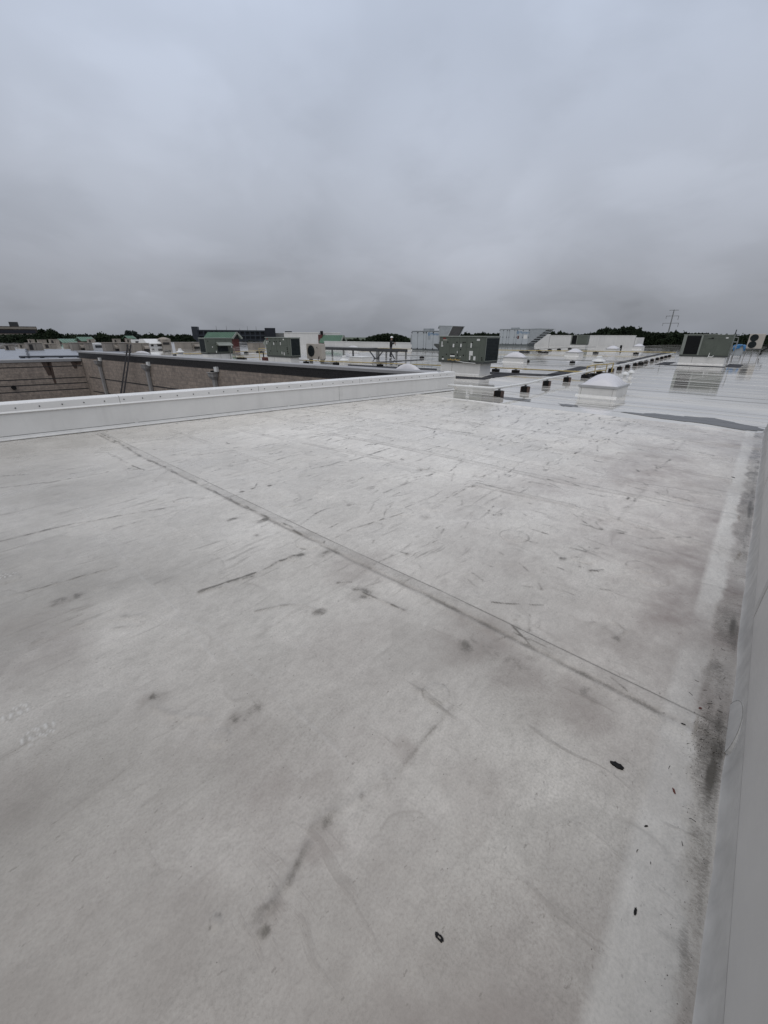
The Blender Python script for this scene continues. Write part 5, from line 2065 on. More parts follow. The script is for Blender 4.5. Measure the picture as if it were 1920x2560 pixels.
bme_ = skin_mesh([Vector(p) * hs for p, _ in J], ED, [(tuple(q * hs for q in r_) if isinstance(r_, tuple) else r_ * hs) for _, r_ in J])
bme_.materials.clear()
for k_ in ('jacket', 'trouser', 'skin', 'black'):
    bme_.materials.append(M[k_])
for p in bme_.polygons:
    c = p.center / hs
    if c.z > 1.51:
        p.material_index = 2
    elif c.x > 0.31 and 1.1 < c.z < 1.4:
        p.material_index = 2
    elif c.z < 0.11:
        p.material_index = 3
    elif c.z < 0.92:
        p.material_index = 1
    else:
        p.material_index = 0
    p.use_smooth = True
body = link('body', bme_, None, person)
mb = MB()
mb.lathe([(0.125 * hs, 1.70 * hs), (0.155 * hs, 1.695 * hs), (0.125 * hs, 1.72 * hs), (0.118 * hs, 1.77 * hs), (0.085 * hs, 1.82 * hs), (0.02 * hs, 1.84 * hs)], 18, (0.07 * hs, 0))
part('hard_hat', mb, 'hat', person, smooth=True)
mb = MB()
for hx, hy, hz in ((0.36, -0.12, 1.22), (0.34, 0.10, 1.31)):
    for i in range(4):
        a = Vector((hx + 0.01, hy - 0.03 + i * 0.02, hz + 0.01)) * hs
        b = a + Vector((0.055 - 0.006 * abs(i - 1), 0, 0.0)) * hs
        c = b + Vector((0.01, 0.0, -0.04)) * hs
        mb.path([a, b, c], 0.009 * hs, 6)
    a = Vector((hx, hy + 0.03 * (1 if hy < 0 else -1), hz)) * hs
    mb.path([a, a + Vector((0.03, 0.025 * (1 if hy < 0 else -1), 0.02)) * hs, a + Vector((0.055, 0.02 * (1 if hy < 0 else -1), 0.0)) * hs], 0.010 * hs, 6)
part('fingers', mb, 'skin', person)
mb = MB()
mb.box(0.05 * hs, 0.17 * hs, -0.045 * hs, 0.045 * hs, 1.625 * hs, 1.655 * hs)
part('glasses', mb, 'black', person)
rod = thing('measuring_rod', 'thin dark rod held upright in the hands of the worker', 'rod', g + Vector((0.40 * hs, 0.0, 1.05 * hs)), 0.0)
mb = MB()
mb.tube((0, -0.0, 0), (0, 0, 0.80 * hs), 0.02, 8)
part('shaft', mb, 'black', rod)
mb = MB()
mb.box(-0.05, 0.05, -0.03, 0.03, 0.80 * hs, 0.84 * hs)
part('tip', mb, 'black', rod)

# pipe frames near the middle-left units
def pipe_hoop(label, xa, ya, xb_, yb, ytop, material='yellow', mid=True):
    a, b = P(xa, ya), P(xb_, yb)
    z1 = zat(a, ytop)
    root = thing('pipe_hoop', label, 'pipe frame', a, 0.0)
    q = b - a
    mb = MB()
    mb.path([(0, 0, 0), (0, 0, z1), (q.x, q.y, z1), (q.x, q.y, 0)], 0.03, 8)
    part('hoop', mb, material, root)
    if mid:
        mb = MB()
        mb.tube((0, 0, z1 * 0.55), (q.x, q.y, z1 * 0.55), 0.026, 8)
        part('mid_rail', mb, material, root)


pipe_hoop('yellow pipe frame left of the middle green unit', 650, 899, 671, 900, 871)
pipe_hoop('dark pipe hoop left of the white mushroom fan by the left unit', 411, 887, 425, 888, 876.5, 'pipe_grey', False)
pipe_hoop('grey pipe hoop right of the left green unit', 578, 899, 589, 899, 872, 'pipe_grey', False)
g = P(655, 901)
root = thing('storage_box', 'dark red box on the roof left of the middle green unit', 'box', g, RZ_A)
mb = MB()
mb.bbox(0, 0.42, 0, 0.3, 0, 0.22, 0.01)
part('box_body', mb, 'brick_red', root)
mb = MB()
mb.box(0.05, 0.12, 0.1, 0.15, 0.22, 0.5)
part('handle', mb, 'black', root)
g = P(872, 912)
root = thing('curb_box', 'plain low white curb box right of the mushroom fan by the rack', 'curb', P(904, 911), RZ_A)
LB = span(P(904, 911), V, 873)
mb = MB()
mb.bbox(-LB, 0, 0, 1.0, 0, zat(P(904, 911), 894), 0.015)
part('box_body', mb, 'curb', root)
mb = MB()
mb.box(-LB - 0.02, 0.02, -0.02, 1.02, zat(P(904, 911), 894) + 0.001, zat(P(904, 911), 894) + 0.03)
part('lid', mb, 'galv_light', root)

# ================================================================== FAR ROOFTOP WALLS AND BUILDINGS
def far_wall(label, near_px, left_px, y_top, thick=0.4, steps_=None):
    g = P(*near_px)
    L_ = span(g, V, left_px)
    z1 = zat(g, y_top)
    root = thing('roof_wall', label, 'parapet', g, RZ_A)
    mb = MB()
    mb.box(-L_, 0, 0, thick, 0, z1)
    part('wall_body', mb, 'white_far', root)
    mb = MB()
    mb.box(-L_ - 0.05, 0.05, -0.06, thick + 0.06, z1, z1 + 0.08)
    part('coping', mb, 'galv_light', root)
    mb = MB()
    n_ = int(L_ / 3)
    for i in range(1, n_):
        mb.box(-L_ + i * L_ / n_ - 0.03, -L_ + i * L_ / n_ + 0.03, -0.006, 0, 0, z1)
    part('membrane_seam', mb, 'tpo_lap', root)
    return root, L_, z1


fwr, Lw, zw = far_wall('long white far wall behind the small distant green unit', (1583, 868), 1372, 839.5)
mb = MB()
mb.prism_y([(-Lw - 3.6, 0), (-Lw - 0.06, 0), (-Lw - 0.06, zw + 0.25), (-Lw - 1.4, zw + 0.35), (-Lw - 2.0, zw + 0.9)], 0.0, 0.4)
part('stepped_end', mb, 'white_far', fwr)
mb = MB()
mb.box(0.055, 0.40, 0.0, 6.0, 0, zw - 0.3)
part('return_wall', mb, 'white_far', fwr)
far_wall('low white far parapet behind the steel rack and worker', (1040, 872), 811, 858)
g = P(799, 871)
g = PD(799, 858, 95)
root = thing('white_block', 'tall plain white roof block left of the green gable with red brick', 'roof block', (g.x, g.y, 0), RZ_A)
g.z = 0
Lb = span(g, V, 712)
zz = zat(g, 832.5)
mb = MB()
mb.box(-Lb, 0, 0, 6, 0, zz)
part('wall', mb, 'white_far', root)
mb = MB()
mb.box(-Lb - 0.1, 0.1, -0.1, 6.1, zz + 0.001, zz + 0.15)
part('coping', mb, 'galv_light', root)


def gable(label, corner_px, dist, left_px, right_px, y_eave, y_ridge, chimney=False, depth=None):
    g = PD(corner_px[0], corner_px[1], dist)
    g.z = 0
    L_ = span(g, V, left_px)
    D_ = span(g, U, right_px)
    if depth:                       # ridge runs along U, slope looks along -V
        g = PD(left_px, corner_px[1], dist)
        g.z = 0
        L_ = span(g, U, right_px)
        D_ = depth
    ze, zr = zat(g, y_eave), zat(g + (V if depth else U) * (D_ / 2), y_ridge)
    if depth:
        g = g + U * L_
    root = thing('gable_roof', label, 'gable roof', g, RZ_B if depth else RZ_A, 'green gabled roof pavilions')
    mb = MB()
    mb.box(-L_ + 0.4, -0.4, 0.4, D_ - 0.4, 0, ze)
    part('wall', mb, 'brick_red', root)
    mb = MB()
    mb.prism_x([(0.3, ze - 0.1), (D_ - 0.3, ze - 0.1), (D_ / 2, zr - 0.12)], -L_ + 0.3, -0.3)
    part('gable_end', mb, 'gable_dark', root)
    mb = MB()
    mb.prism_x([(0, ze), (D_ / 2, zr), (D_, ze), (D_, ze - 0.12), (D_ / 2, zr - 0.12), (0, ze - 0.12)], -L_, 0)
    rf = part('roof', mb, 'roof_green', root)
    n_ = max(6, int(L_ / 0.5))
    for i in range(n_ + 1):
        x_ = -L_ + i * L_ / n_
        mb = MB()
        mb.bar((x_, 0, ze + 0.03), (x_, D_ / 2, zr + 0.03), 0.06, 0.07)
        part('standing_seam', mb, 'roof_green', rf)
    mb = MB()
    mb.bar((0.05, 0, ze - 0.05), (0.05, D_ / 2, zr - 0.05), 0.12, 0.25)
    mb.bar((0.05, D_, ze - 0.05), (0.05, D_ / 2, zr - 0.05), 0.12, 0.25)
    part('verge_board', mb, 'green_cap', root)
    if chimney:
        mb = MB()
        mb.box(-L_ - 0.8, -L_ + 0.3, 0.5, 1.6, 0, zr + 0.1)
        ch = part('chimney', mb, 'brick_red', root)
        mb = MB()
        mb.tube((-L_ - 0.2, 1, zr + 0.1), (-L_ - 0.2, 1, zr + 0.8), 0.3, 8)
        part('chimney_cap', mb, 'black', ch)
    return root


gable('green metal gable roof rising behind the leftmost green unit', (583, 860), 75, 513, 608, 845.5, 830.5)
gable('green metal gable with dark red chimney above the beige fan unit', (851, 860), 88, 798, 868, 857, 838, True)
gable('low pale green gable roof among the far left tan units', (208, 862), 110, 158, 210, 856.5, 847, False, 6)
gable('small green gable roof right of the low pale one, far left', (238, 862), 105, 206, 240, 852, 842.5, False, 5)
gable('tiny dark gable roof peeping over the far left tan units', (335, 862), 140, 324, 342, 846.5, 839.5, False, 5)


# tan rooftop units, far left
def tan_unit(label, x1, x0, y0, y1, dist=None, hood='left', material='tan'):
    if dist:
        g = PD(x1, y1, dist)
        zg = 0.0
        g.z = 0
    else:
        g = P(x1, y1)
    L_ = span(g, U, x0)
    zt_ = zat(g, y0)
    zb_ = 0.0 if not dist else max(0.0, zat(g, y1))
    D_ = min(2.4, L_ * 0.8)
    root = thing('tan_rooftop_unit', label, 'rooftop unit', g, RZ_B, 'tan rooftop units at the far left')
    mb = MB()
    mb.bbox(0, L_, 0, D_, 0.0, zt_, 0.03)
    part('cabinet', mb, material, root)
    mb = MB()
    mb.box(-0.04, L_ + 0.04, -0.04, D_ + 0.04, zt_ + 0.001, zt_ + 0.05)
    part('top_cover', mb, 'office_cream', root)
    mb = MB()
    mb.box(L_ * 0.52, L_ * 0.535, -0.012, 0, 0.05, zt_ * 0.95)
    part('panel_joint', mb, 'tan_dark', root)
    mb = MB()
    if hood == 'left':
        mb.box(0.10 * L_, 0.34 * L_, -0.02, 0, zt_ * 0.12, zt_ * 0.86)
        part('coil_opening', mb, 'tan_dark', root)
    elif hood == 'low':
        mb.prism_x([(-0.5, zt_ * 0.35), (-0.45, zt_ * 0.55), (0, zt_ * 0.75), (0, zt_ * 0.35)], L_ * 0.62, L_ * 0.92)
        part('intake_hood', mb, material, root)
        mb = MB()
        mb.box(L_ * 0.63, L_ * 0.91, -0.4, -0.01, 0.02, zt_ * 0.33)
        part('hood_underside', mb, 'tan_dark', root)
    else:
        mb.box(L_ * 0.2, L_ * 0.45, -0.02, 0, zt_ * 0.2, zt_ * 0.75)
        part('panel', mb, 'office_cream', root)


for args in ((15, 39, 863, 876, None, 'left'), (72, 111, 858.5, 877, None, 'left'), (50, 69, 861, 870.5, None, 'left'), (112, 144, 860, 871.5, None, 'left'),
             (163, 183, 859, 871.5, None, 'low'), (183, 215, 857.5, 877, None, 'low'), (216, 235, 857.5, 877, None, 'panel'), (266, 302, 857.5, 879, None, 'low'),
             (303, 334, 858, 879, None, 'low'), (336, 376, 859, 879.5, None, 'low'), (127, 151, 849, 859, 100, 'left'), (73, 90, 849, 857, 100, 'left'),
             (97, 119, 850, 858, 102, 'panel'), (222, 240, 848.5, 857.5, 98, 'left'), (286, 304, 848, 857.5, 100, 'left'), (318, 334, 847, 857.5, 96, 'left'),
             (360, 378, 850.5, 860.5, 90, 'left'), (455, 504, 857, 872, None, 'low'), (634, 663, 858.5, 872, None, 'panel')):
    i_ = {15: 'outermost tan rooftop unit at the left edge', 72: 'wide tan rooftop unit with dark opening, before the bluish roof', 50: 'small tan rooftop unit left of the wide one',
          112: 'tan rooftop unit with dark left end right of the wide one', 163: 'small tan rooftop unit before the low green gable', 183: 'pinkish tan rooftop unit with low dark hood, under the small green gable',
          216: 'narrow tan rooftop unit with pale panel', 266: 'tan rooftop unit left of the ladder top, with hood', 303: 'tan rooftop unit just left of the ladder top',
          336: 'tan rooftop unit just right of the ladder top', 127: 'distant tan rooftop unit left of the low green gable', 73: 'tiny distant tan rooftop unit under the office block trees',
          97: 'tiny distant greyish rooftop unit with pale panel, far left', 222: 'distant tan rooftop unit before the small green gable', 286: 'distant tan rooftop unit under the far tree line, left of ladder',
          318: 'distant tan rooftop unit straight above the ladder', 360: 'distant tan rooftop unit beside the white roof house', 455: 'tan rooftop unit directly left of the leftmost green unit',
          634: 'tan rooftop unit between left and middle green units'}[args[0]]
    tan_unit(i_, *args)

# white roof house with louvre cap, far left
g = PD(372, 866, 72)
g.z = 0
root = thing('roof_house', 'white sloped roof housing with dark windows, far left of green units', 'roof house', g, RZ_B)
L_ = span(g, U, 412)
z1, z2 = zat(g, 859), zat(g, 847.5)
mb = MB()
mb.box(0, L_, 0, 3, 0, z1)
part('wall', mb, 'white_far', root)
mb = MB()
mb.prism_x([(-0.2, z1), (3.2, z1), (2.5, z2), (1.0, z2)], -0.2, L_ + 0.1)
part('roof', mb, 'galv_light', root)
for t in (0.15, 0.55, 0.7):
    mb = MB()
    mb.box(L_ * t, L_ * t + 0.35, -0.02, 0, z1 * 0.3, z1 * 0.8)
    part('window', mb, 'tan_dark', root)
g = PD(404, 868, 72)
g.z = 0
root = thing('vent_turret', 'pale roof turret with pagoda-like cap, far left', 'vent', g, RZ_B)
L_ = span(g, U, 436)
z1, z2 = zat(g, 849), zat(g, 843)
mb = MB()
mb.box(L_ * 0.15, L_ * 0.85, 0.2, 1.8, 0, z1)
part('body', mb, 'tan', root)
mb = MB()
mb.box(L_ * 0.2, L_ * 0.7, 0.15, 0.19, zat(g, 862), zat(g, 856))
part('dark_louvre', mb, 'tan_dark', root)
mb = MB()
c_ = (L_ / 2, 1.0)
mb.lathe([(L_ * 0.55, z1 + 0.002), (L_ * 0.5, z1 + 0.1), (L_ * 0.2, z1 + 0.28), (0.1, z2)], 4, c_)
part('cap', mb, 'office_cream', root)
# white sheds among the tan units
for (xa, xb_, ya, yb, lab) in ((237, 262, 858, 876, 'small white louvred vent box among the tan units'), (336, 358, 849, 858, 'white roof block behind the ladder top')):
    g = P(xa, yb) if yb > 870 else PD(xa, yb, 90)
    g.z = 0
    L_ = span(g, U, xb_)
    root = thing('vent_box', lab, 'vent box', g, RZ_B)
    mb = MB()
    mb.bbox(0, L_, 0, 1.5, 0, zat(g, ya), 0.03)
    part('body', mb, 'galv_light', root)
    mb = MB()
    zt_ = zat(g, ya)
    mb.box(L_ * 0.15, L_ * 0.8, -0.03, 0, zt_ * 0.35, zt_ * 0.72)
    part('dark_louvre', mb, 'steel_dark', root)
# thin dark rails on the bluish roof
for (xa, ya, xb_, yb, lab) in ((72, 892, 65, 872, 'dark steel strut leaning across the bluish roof, far left'), (48, 892, 205, 890.5, 'long dark pipe lying on the bluish roof edge')):
    a, b = P(xa, ya, 0.12), P(xb_, yb, 0.12)
    root = thing('roof_pipe', lab, 'pipe', (a.x, a.y, 0), 0.0)
    mb = MB()
    mb.tube((0, 0, 0.12), (b.x - a.x, b.y - a.y, 0.12), 0.07, 8)
    part('pipe_run', mb, 'navy_frame', root)
    mb = MB()
    for t in (0.05, 0.35, 0.65, 0.95):
        mb.box((b.x - a.x) * t - 0.1, (b.x - a.x) * t + 0.1, (b.y - a.y) * t - 0.1, (b.y - a.y) * t + 0.1, 0.021, 0.06)
    part('support', mb, 'navy_frame', root)

GZ = -8.0
# office block
g = PD(98, 842, 330)
root = thing('office_building', 'brown office block with cream bands behind dark trees, far left', 'building', (g.x, g.y, GZ), R(38))
# runs left from its right end, seen nearly face on
zr = zat(g, 816.5) - GZ
Lo = 150
mb = MB()
mb.box(-Lo, 0, 0, 30, 0, zr)
part('wall', mb, 'office_brown', root)
for k_ in range(5):
    zc = zr - 0.9 - k_ * 3.6
    mb = MB()
    mb.box(-Lo - 0.1, 0.1, -0.25, 30.1, zc - 0.55, zc + 0.55)
    part('cream_band', mb, 'office_cream', root)
    mb = MB()
    mb.box(-Lo + 1, -1, -0.08, 0.0, zc - 2.6, zc - 1.1)
    part('window_strip', mb, 'navy', root)
for (a, b, hgt) in ((-24, -18, 1.6), (-12, -8, 2.4)):
    mb = MB()
    mb.box(a, b, 6, 14, zr, zr + hgt)
    part('roof_plant', mb, 'steel_dark', root)

# navy steel stand / car park building
g = PD(690, 845, 260)
root = thing('navy_building', 'long dark navy framed building with towers behind the green gables', 'building', (g.x, g.y, GZ), R(14))
c_, s_ = math.cos(R(14)), math.sin(R(14))
dx = Vector((c_, s_, 0))
g2 = Vector((g.x, g.y, 0))
Ln = -span(g2, dx, 483)
zr = zat(g2, 826) - GZ
mb = MB()
mb.box(-Ln, 0, 1.0, 24, 0, zr)
part('core', mb, 'navy', root)
for k_ in range(5):
    mb = MB()
    zc = zr - 0.4 - k_ * 2.4
    mb.box(-Ln, 0, 0, 1.0, zc - 0.35, zc + 0.35)
    part('floor_band', mb, 'navy_frame', root)
n_ = 17
for i in range(n_):
    mb = MB()
    x_ = -Ln + 0.4 + i * (Ln - 0.8) / (n_ - 1)
    mb.box(x_ - 0.3, x_ + 0.3, -0.12, 0.0, 0, zr - 0.1)
    part('column', mb, 'navy_frame', root)
zt2 = zat(g2, 820) - GZ
mb = MB()
a = -span(g2, dx, 664)
mb.box(-a, 0.0, -0.6, 8, zr * 0.2, zt2)
part('tower', mb, 'navy', root)
mb = MB()
b = -span(g2, dx, 497)
mb.box(-Ln, -b, -0.5, 6, 0, zat(g2, 818.5) - GZ)
part('stair_tower', mb, 'navy_frame', root)
mb = MB()
mb.box(-0.0, 9.5, 4, 16, 0, zat(g2, 832.5) - GZ)
part('low_wing', mb, 'steel_grey', root)
mb = MB()
mb.box(5.5, 9.4, 6, 10, zat(g2, 832.5) - GZ, zat(g2, 827.5) - GZ)
part('roof_plant', mb, 'navy', root)
for i, xp in enumerate((541, 567, 600, 620, 642)):
    a = -span(g2, dx, xp)
    base = g2 - dx * a
    zz = zat(base, 814.5 if i not in (2,) else 820)
    root2 = thing('light_mast', 'thin light mast on the dark navy building, ' + ORD[i] + ' from the left', 'mast', (base.x - s_ * 6, base.y + c_ * 6, zr + GZ), 0.0, 'masts on the navy building')
    mb = MB()
    mb.tube((0, 0, 0), (0, 0, zz - zr - GZ), 0.14, 6, 0.07)
    part('mast', mb, 'steel_grey', root2)

# steel transmission pole and utility pole
g = PD(1669, 838, 300)
root = thing('transmission_pole', 'tall dark transmission pole with three crossarms above the trees', 'pylon', (g.x, g.y, GZ), R(-28))
g.z = 0
zt = zat(g, 774) - GZ
mb = MB()
mb.tube((0, 0, 0), (0, 0, zt), 0.5, 8, 0.2)
part('pole', mb, 'steel_grey', root)
for q, l_ in ((774.5, 2.2), (789, 3.1), (807, 3.9)):
    zz = zat(g, q) - GZ
    mb = MB()
    mb.bar((-l_, 0, zz - 0.2), (l_, 0, zz - 0.2), 0.22, 0.22)
    arm = part('crossarm', mb, 'steel_grey', root)
    if l_ > 3:
        mb = MB()
        mb.tube((l_ - 0.2, 0, zz - 0.3), (l_ - 0.2, 0, zz - 2.2), 0.12, 6)
        mb.tube((-l_ + 0.2, 0, zz - 0.3), (-l_ + 0.2, 0, zz - 1.6), 0.10, 6)
        part('insulator', mb, 'steel_grey', arm)
g = PD(1836, 842, 170)
root = thing('utility_pole', 'thin utility pole between right green unit and beige condenser', 'pole', (g.x, g.y, GZ), R(-30))
g.z = 0
zt = zat(g, 824) - GZ
mb = MB()
mb.tube((0, 0, 0), (0, 0, zt), 0.18, 8, 0.12)
part('pole', mb, 'steel_dark', root)
mb = MB()
mb.bar((-1.1, 0, zt - 1.4), (1.1, 0, zt - 1.4), 0.15, 0.15)
part('crossarm', mb, 'steel_dark', root)


# ================================================================== TREES
def crown_mesh(name, seed, n_clump=46, leaf=0.42, per=62):
    """unit crown: radius 1, height 0..1, leaf-sized faces grouped in clumps"""
    r_ = np.random.default_rng(seed)
    V_, F_ = [], []
    lobes = []
    for i in range(7):
        a = r_.uniform(0, 2 * math.pi)
        lobes.append((0.45 * math.cos(a) * r_.uniform(0.5, 1), 0.45 * math.sin(a) * r_.uniform(0.5, 1), r_.uniform(0.35, 0.62), r_.uniform(0.26, 0.42)))
    lobes += [(0.05, 0.0, 0.66, 0.34), (0.0, 0.0, 0.4, 0.5)]
    for i in range(n_clump):
        lb = lobes[r_.integers(len(lobes))]
        d_ = r_.normal(size=3)
        d_ /= np.linalg.norm(d_)
        rr = lb[3] * r_.uniform(0.55, 1.05)
        c = np.array([lb[0], lb[1], lb[2]]) + d_ * rr * np.array([1.25, 1.25, 0.62])
        c[2] = min(max(c[2], 0.05), 0.98)
        cr = r_.uniform(0.09, 0.17)
        for k_ in range(per):
            q = c + r_.normal(size=3) * cr * np.array([1, 1, 0.6]) * 0.6
            n1_ = r_.normal(size=3)
            n1_ /= np.linalg.norm(n1_)
            t1 = np.cross(n1_, [0.3, 0.2, 1.0])
            t1 /= (np.linalg.norm(t1) + 1e-6)
            t2 = np.cross(n1_, t1)
            s = leaf * r_.uniform(0.05, 0.12)
            o = len(V_)
            V_ += [q - t1 * s, q + t2 * s * 0.7, q + t1 * s, q - t2 * s * 0.7]
            F_.append((o, o + 1, o + 2, o + 3))
    me = bpy.data.meshes.new(name)
    me.from_pydata([tuple(p) for p in V_], [], F_)
    return me


def trunk_mesh(seed):
    r_ = random.Random(seed)
    mb = MB()
    mb.tube((0, 0, 0), (0.02, 0.01, 0.55), 0.045, 8, 0.028)
    for i in range(6):
        a = r_.uniform(0, 6.28)
        z0 = r_.uniform(0.25, 0.5)
        mb.tube((0.01, 0.01, z0), (0.30 * math.cos(a), 0.30 * math.sin(a), z0 + r_.uniform(0.2, 0.4)), 0.02, 6, 0.006)
    return mb.mesh('trunk')


crowns = [crown_mesh('crown', 40 + i, 110, 0.8, 60) for i in range(5)]
trunks = [trunk_mesh(i) for i in range(3)]
ctab = {}
for tname in ('leaf_dark', 'leaf_mid', 'leaf_pale'):
    for i, c in enumerate(crowns):
        cc = c.copy()
        cc.materials.append(M[tname])
        ctab[(tname, i)] = cc
for tm in trunks:
    tm.materials.append(M['bark'])


def tree(i, x, ytop, dist, wpx, tone, label, group):
    g = PD(x, 842, dist)
    g.z = 0
    zt_ = zat(g, ytop)
    hgt = zt_ - GZ
    rad = wpx / 2 * dist / 1098
    root = thing('broadleaf_tree', label, 'tree', (g.x, g.y, GZ), random.uniform(0, 6.28), group)
    tr = link('trunk', trunks[i % 3], None, root)
    tr.scale = (hgt * 0.5, hgt * 0.5, hgt)
    cr = link('crown', ctab[(tone, i % 5)], None, root)
    ch = min(hgt * 0.95, max(rad * 2.4, hgt * 0.55))
    cr.location = (0, 0, hgt - ch)
    cr.scale = (rad * 1.35, rad * 1.35, ch)


specs = []
LG, RG = 'trees on the far left skyline', 'dark trees on the right skyline'
labs = [
    # x, top, dist, width px, tone, label
    (20, 833, 230, 40, 'leaf_dark', 'dark tree before the office block at the left edge'),
    (58, 831, 230, 42, 'leaf_dark', 'dark tree hiding the lower office floors'),
    (92, 827, 225, 34, 'leaf_dark', 'dark tree at the right half of the office block'),
    (112, 818.5, 220, 34, 'leaf_dark', 'tallest dark tree at the right end of the office block'),
    (133, 822, 220, 30, 'leaf_dark', 'dark pointed tree second right of the office block'),
    (153, 827, 225, 30, 'leaf_dark', 'dark tree third right of the office block'),
    (178, 830.5, 300, 38, 'leaf_mid', 'rounded green tree above the low pale green gable'),
    (206, 832, 300, 36, 'leaf_mid', 'grey green tree above the small green gable'),
    (232, 832.5, 300, 32, 'leaf_pale', 'hazy tree right of the small green gable ridge'),
    (257, 830, 290, 36, 'leaf_mid', 'domed green tree left of the lone tall tree'),
    (284, 832, 290, 32, 'leaf_mid', 'low green tree close left of the lone tall tree'),
    (307, 833.5, 280, 28, 'leaf_dark', 'dark low tree touching the lone tall tree'),
    (329, 820, 320, 30, 'leaf_pale', 'lone tall hazy tree standing above the far left skyline'),
    (352, 832.5, 300, 30, 'leaf_pale', 'hazy tree right of the lone tall tree'),
    (376, 832, 290, 36, 'leaf_mid', 'green tree above the white roof house'),
    (400, 828.5, 280, 34, 'leaf_mid', 'rounded tall tree above the pagoda-capped turret'),
    (424, 833, 270, 32, 'leaf_mid', 'green tree right of the pagoda-capped turret'),
    (453, 829.5, 250, 30, 'leaf_dark', 'dark tree left of the navy building stair tower'),
    (472, 836, 240, 26, 'leaf_dark', 'low dark tree at the foot of the navy stair tower'),
    (440, 845, 200, 36, 'leaf_dark', 'low dark bushy tree left of the leftmost green unit'),
    (478, 846, 190, 36, 'leaf_dark', 'low dark tree partly behind the leftmost green unit'),
    (625, 848, 200, 30, 'leaf_dark', 'dark tree before the navy building, right of green gable'),
    (652, 847, 200, 30, 'leaf_mid', 'green tree before the navy building tower'),
    (878, 846, 260, 22, 'leaf_dark', 'dark tree next to the green gable with chimney'),
    (893, 843.5, 260, 22, 'leaf_dark', 'second dark tree right of the chimney gable'),
    (909, 844.5, 265, 22, 'leaf_dark', 'third dark tree right of the chimney gable'),
    (925, 843, 260, 22, 'leaf_dark', 'dark tree at the left foot of the wooded hill'),
    (1014, 846, 260, 22, 'leaf_dark', 'dark tree at the right foot of the wooded hill'),
    (1030, 847, 250, 16, 'leaf_mid', 'small tree against the left end of the lettered air handler'),
]
for l_ in labs:
    specs.append(l_ + (LG if l_[0] < 500 else 'trees on the middle skyline',))
labs2 = [
    (1166, 829, 190, 26, 'leaf_dark', 'dark tree just right of the mesh intake hood'), (1187, 829.5, 190, 26, 'leaf_dark', 'second dark tree right of the mesh intake hood'),
    (1208, 827, 195, 28, 'leaf_dark', 'taller dark tree above the large green unit right part'), (1230, 829, 190, 26, 'leaf_dark', 'dark tree left of the striped-hood air handler'),
    (1249, 829, 200, 22, 'leaf_dark', 'dark tree touching the striped-hood air handler'),
    (1352, 826, 190, 30, 'leaf_dark', 'dark tree behind the striped louvre hood'), (1374, 822.5, 190, 30, 'leaf_dark', 'dark tree right of the striped louvre hood'),
    (1398, 824, 195, 30, 'leaf_dark', 'rounded dark tree left of the small distant green unit'), (1421, 826, 190, 28, 'leaf_dark', 'dark tree close behind the small distant green unit'),
    (1440, 832, 190, 24, 'leaf_dark', 'low dark tree directly above the small distant green unit'),
    (1474, 831, 180, 30, 'leaf_dark', 'dark tree at the left end of the big right clump'), (1492, 821, 180, 34, 'leaf_dark', 'dark tree at the left shoulder of the big right clump'),
    (1515, 814, 180, 38, 'leaf_dark', 'tall dark tree in the big clump, left of its summit'), (1542, 812, 180, 40, 'leaf_dark', 'tallest dark tree in the middle of the big right clump'),
    (1570, 811.5, 180, 38, 'leaf_dark', 'tall dark tree in the big clump, right of its summit'), (1592, 817, 182, 32, 'leaf_dark', 'dark tree at the right shoulder of the big right clump'),
    (1613, 823, 185, 30, 'leaf_dark', 'dark rounded tree right of the big clump'), (1632, 827, 185, 28, 'leaf_dark', 'lower dark tree left of the transmission pole'),
    (1656, 825.5, 185, 32, 'leaf_dark', 'dark tree at the left foot of the transmission pole'), (1682, 824, 180, 32, 'leaf_mid', 'greenish tree at the right foot of the transmission pole'),
    (1706, 828, 180, 30, 'leaf_dark', 'dark tree above the left end of the right green unit'), (1732, 828.5, 185, 30, 'leaf_dark', 'dark tree above the middle of the right green unit'),
    (1758, 829, 185, 30, 'leaf_dark', 'dark tree above the right part of the right green unit'), (1780, 834, 185, 26, 'leaf_dark', 'low dark tree above the right corner of the right green unit'),
    (1838, 842, 140, 24, 'leaf_dark', 'small dark tree below the utility pole'), (1855, 834.5, 140, 30, 'leaf_dark', 'dark tree left of the two-fan condenser'),
    (1896, 839, 140, 28, 'leaf_dark', 'dark tree behind the two-fan condenser'), (1914, 836, 140, 30, 'leaf_dark', 'dark tree at the right edge of the picture')]
for l_ in labs2:
    specs.append(l_ + (RG,))
for i, sp_ in enumerate(specs):
    tree(i, *sp_)


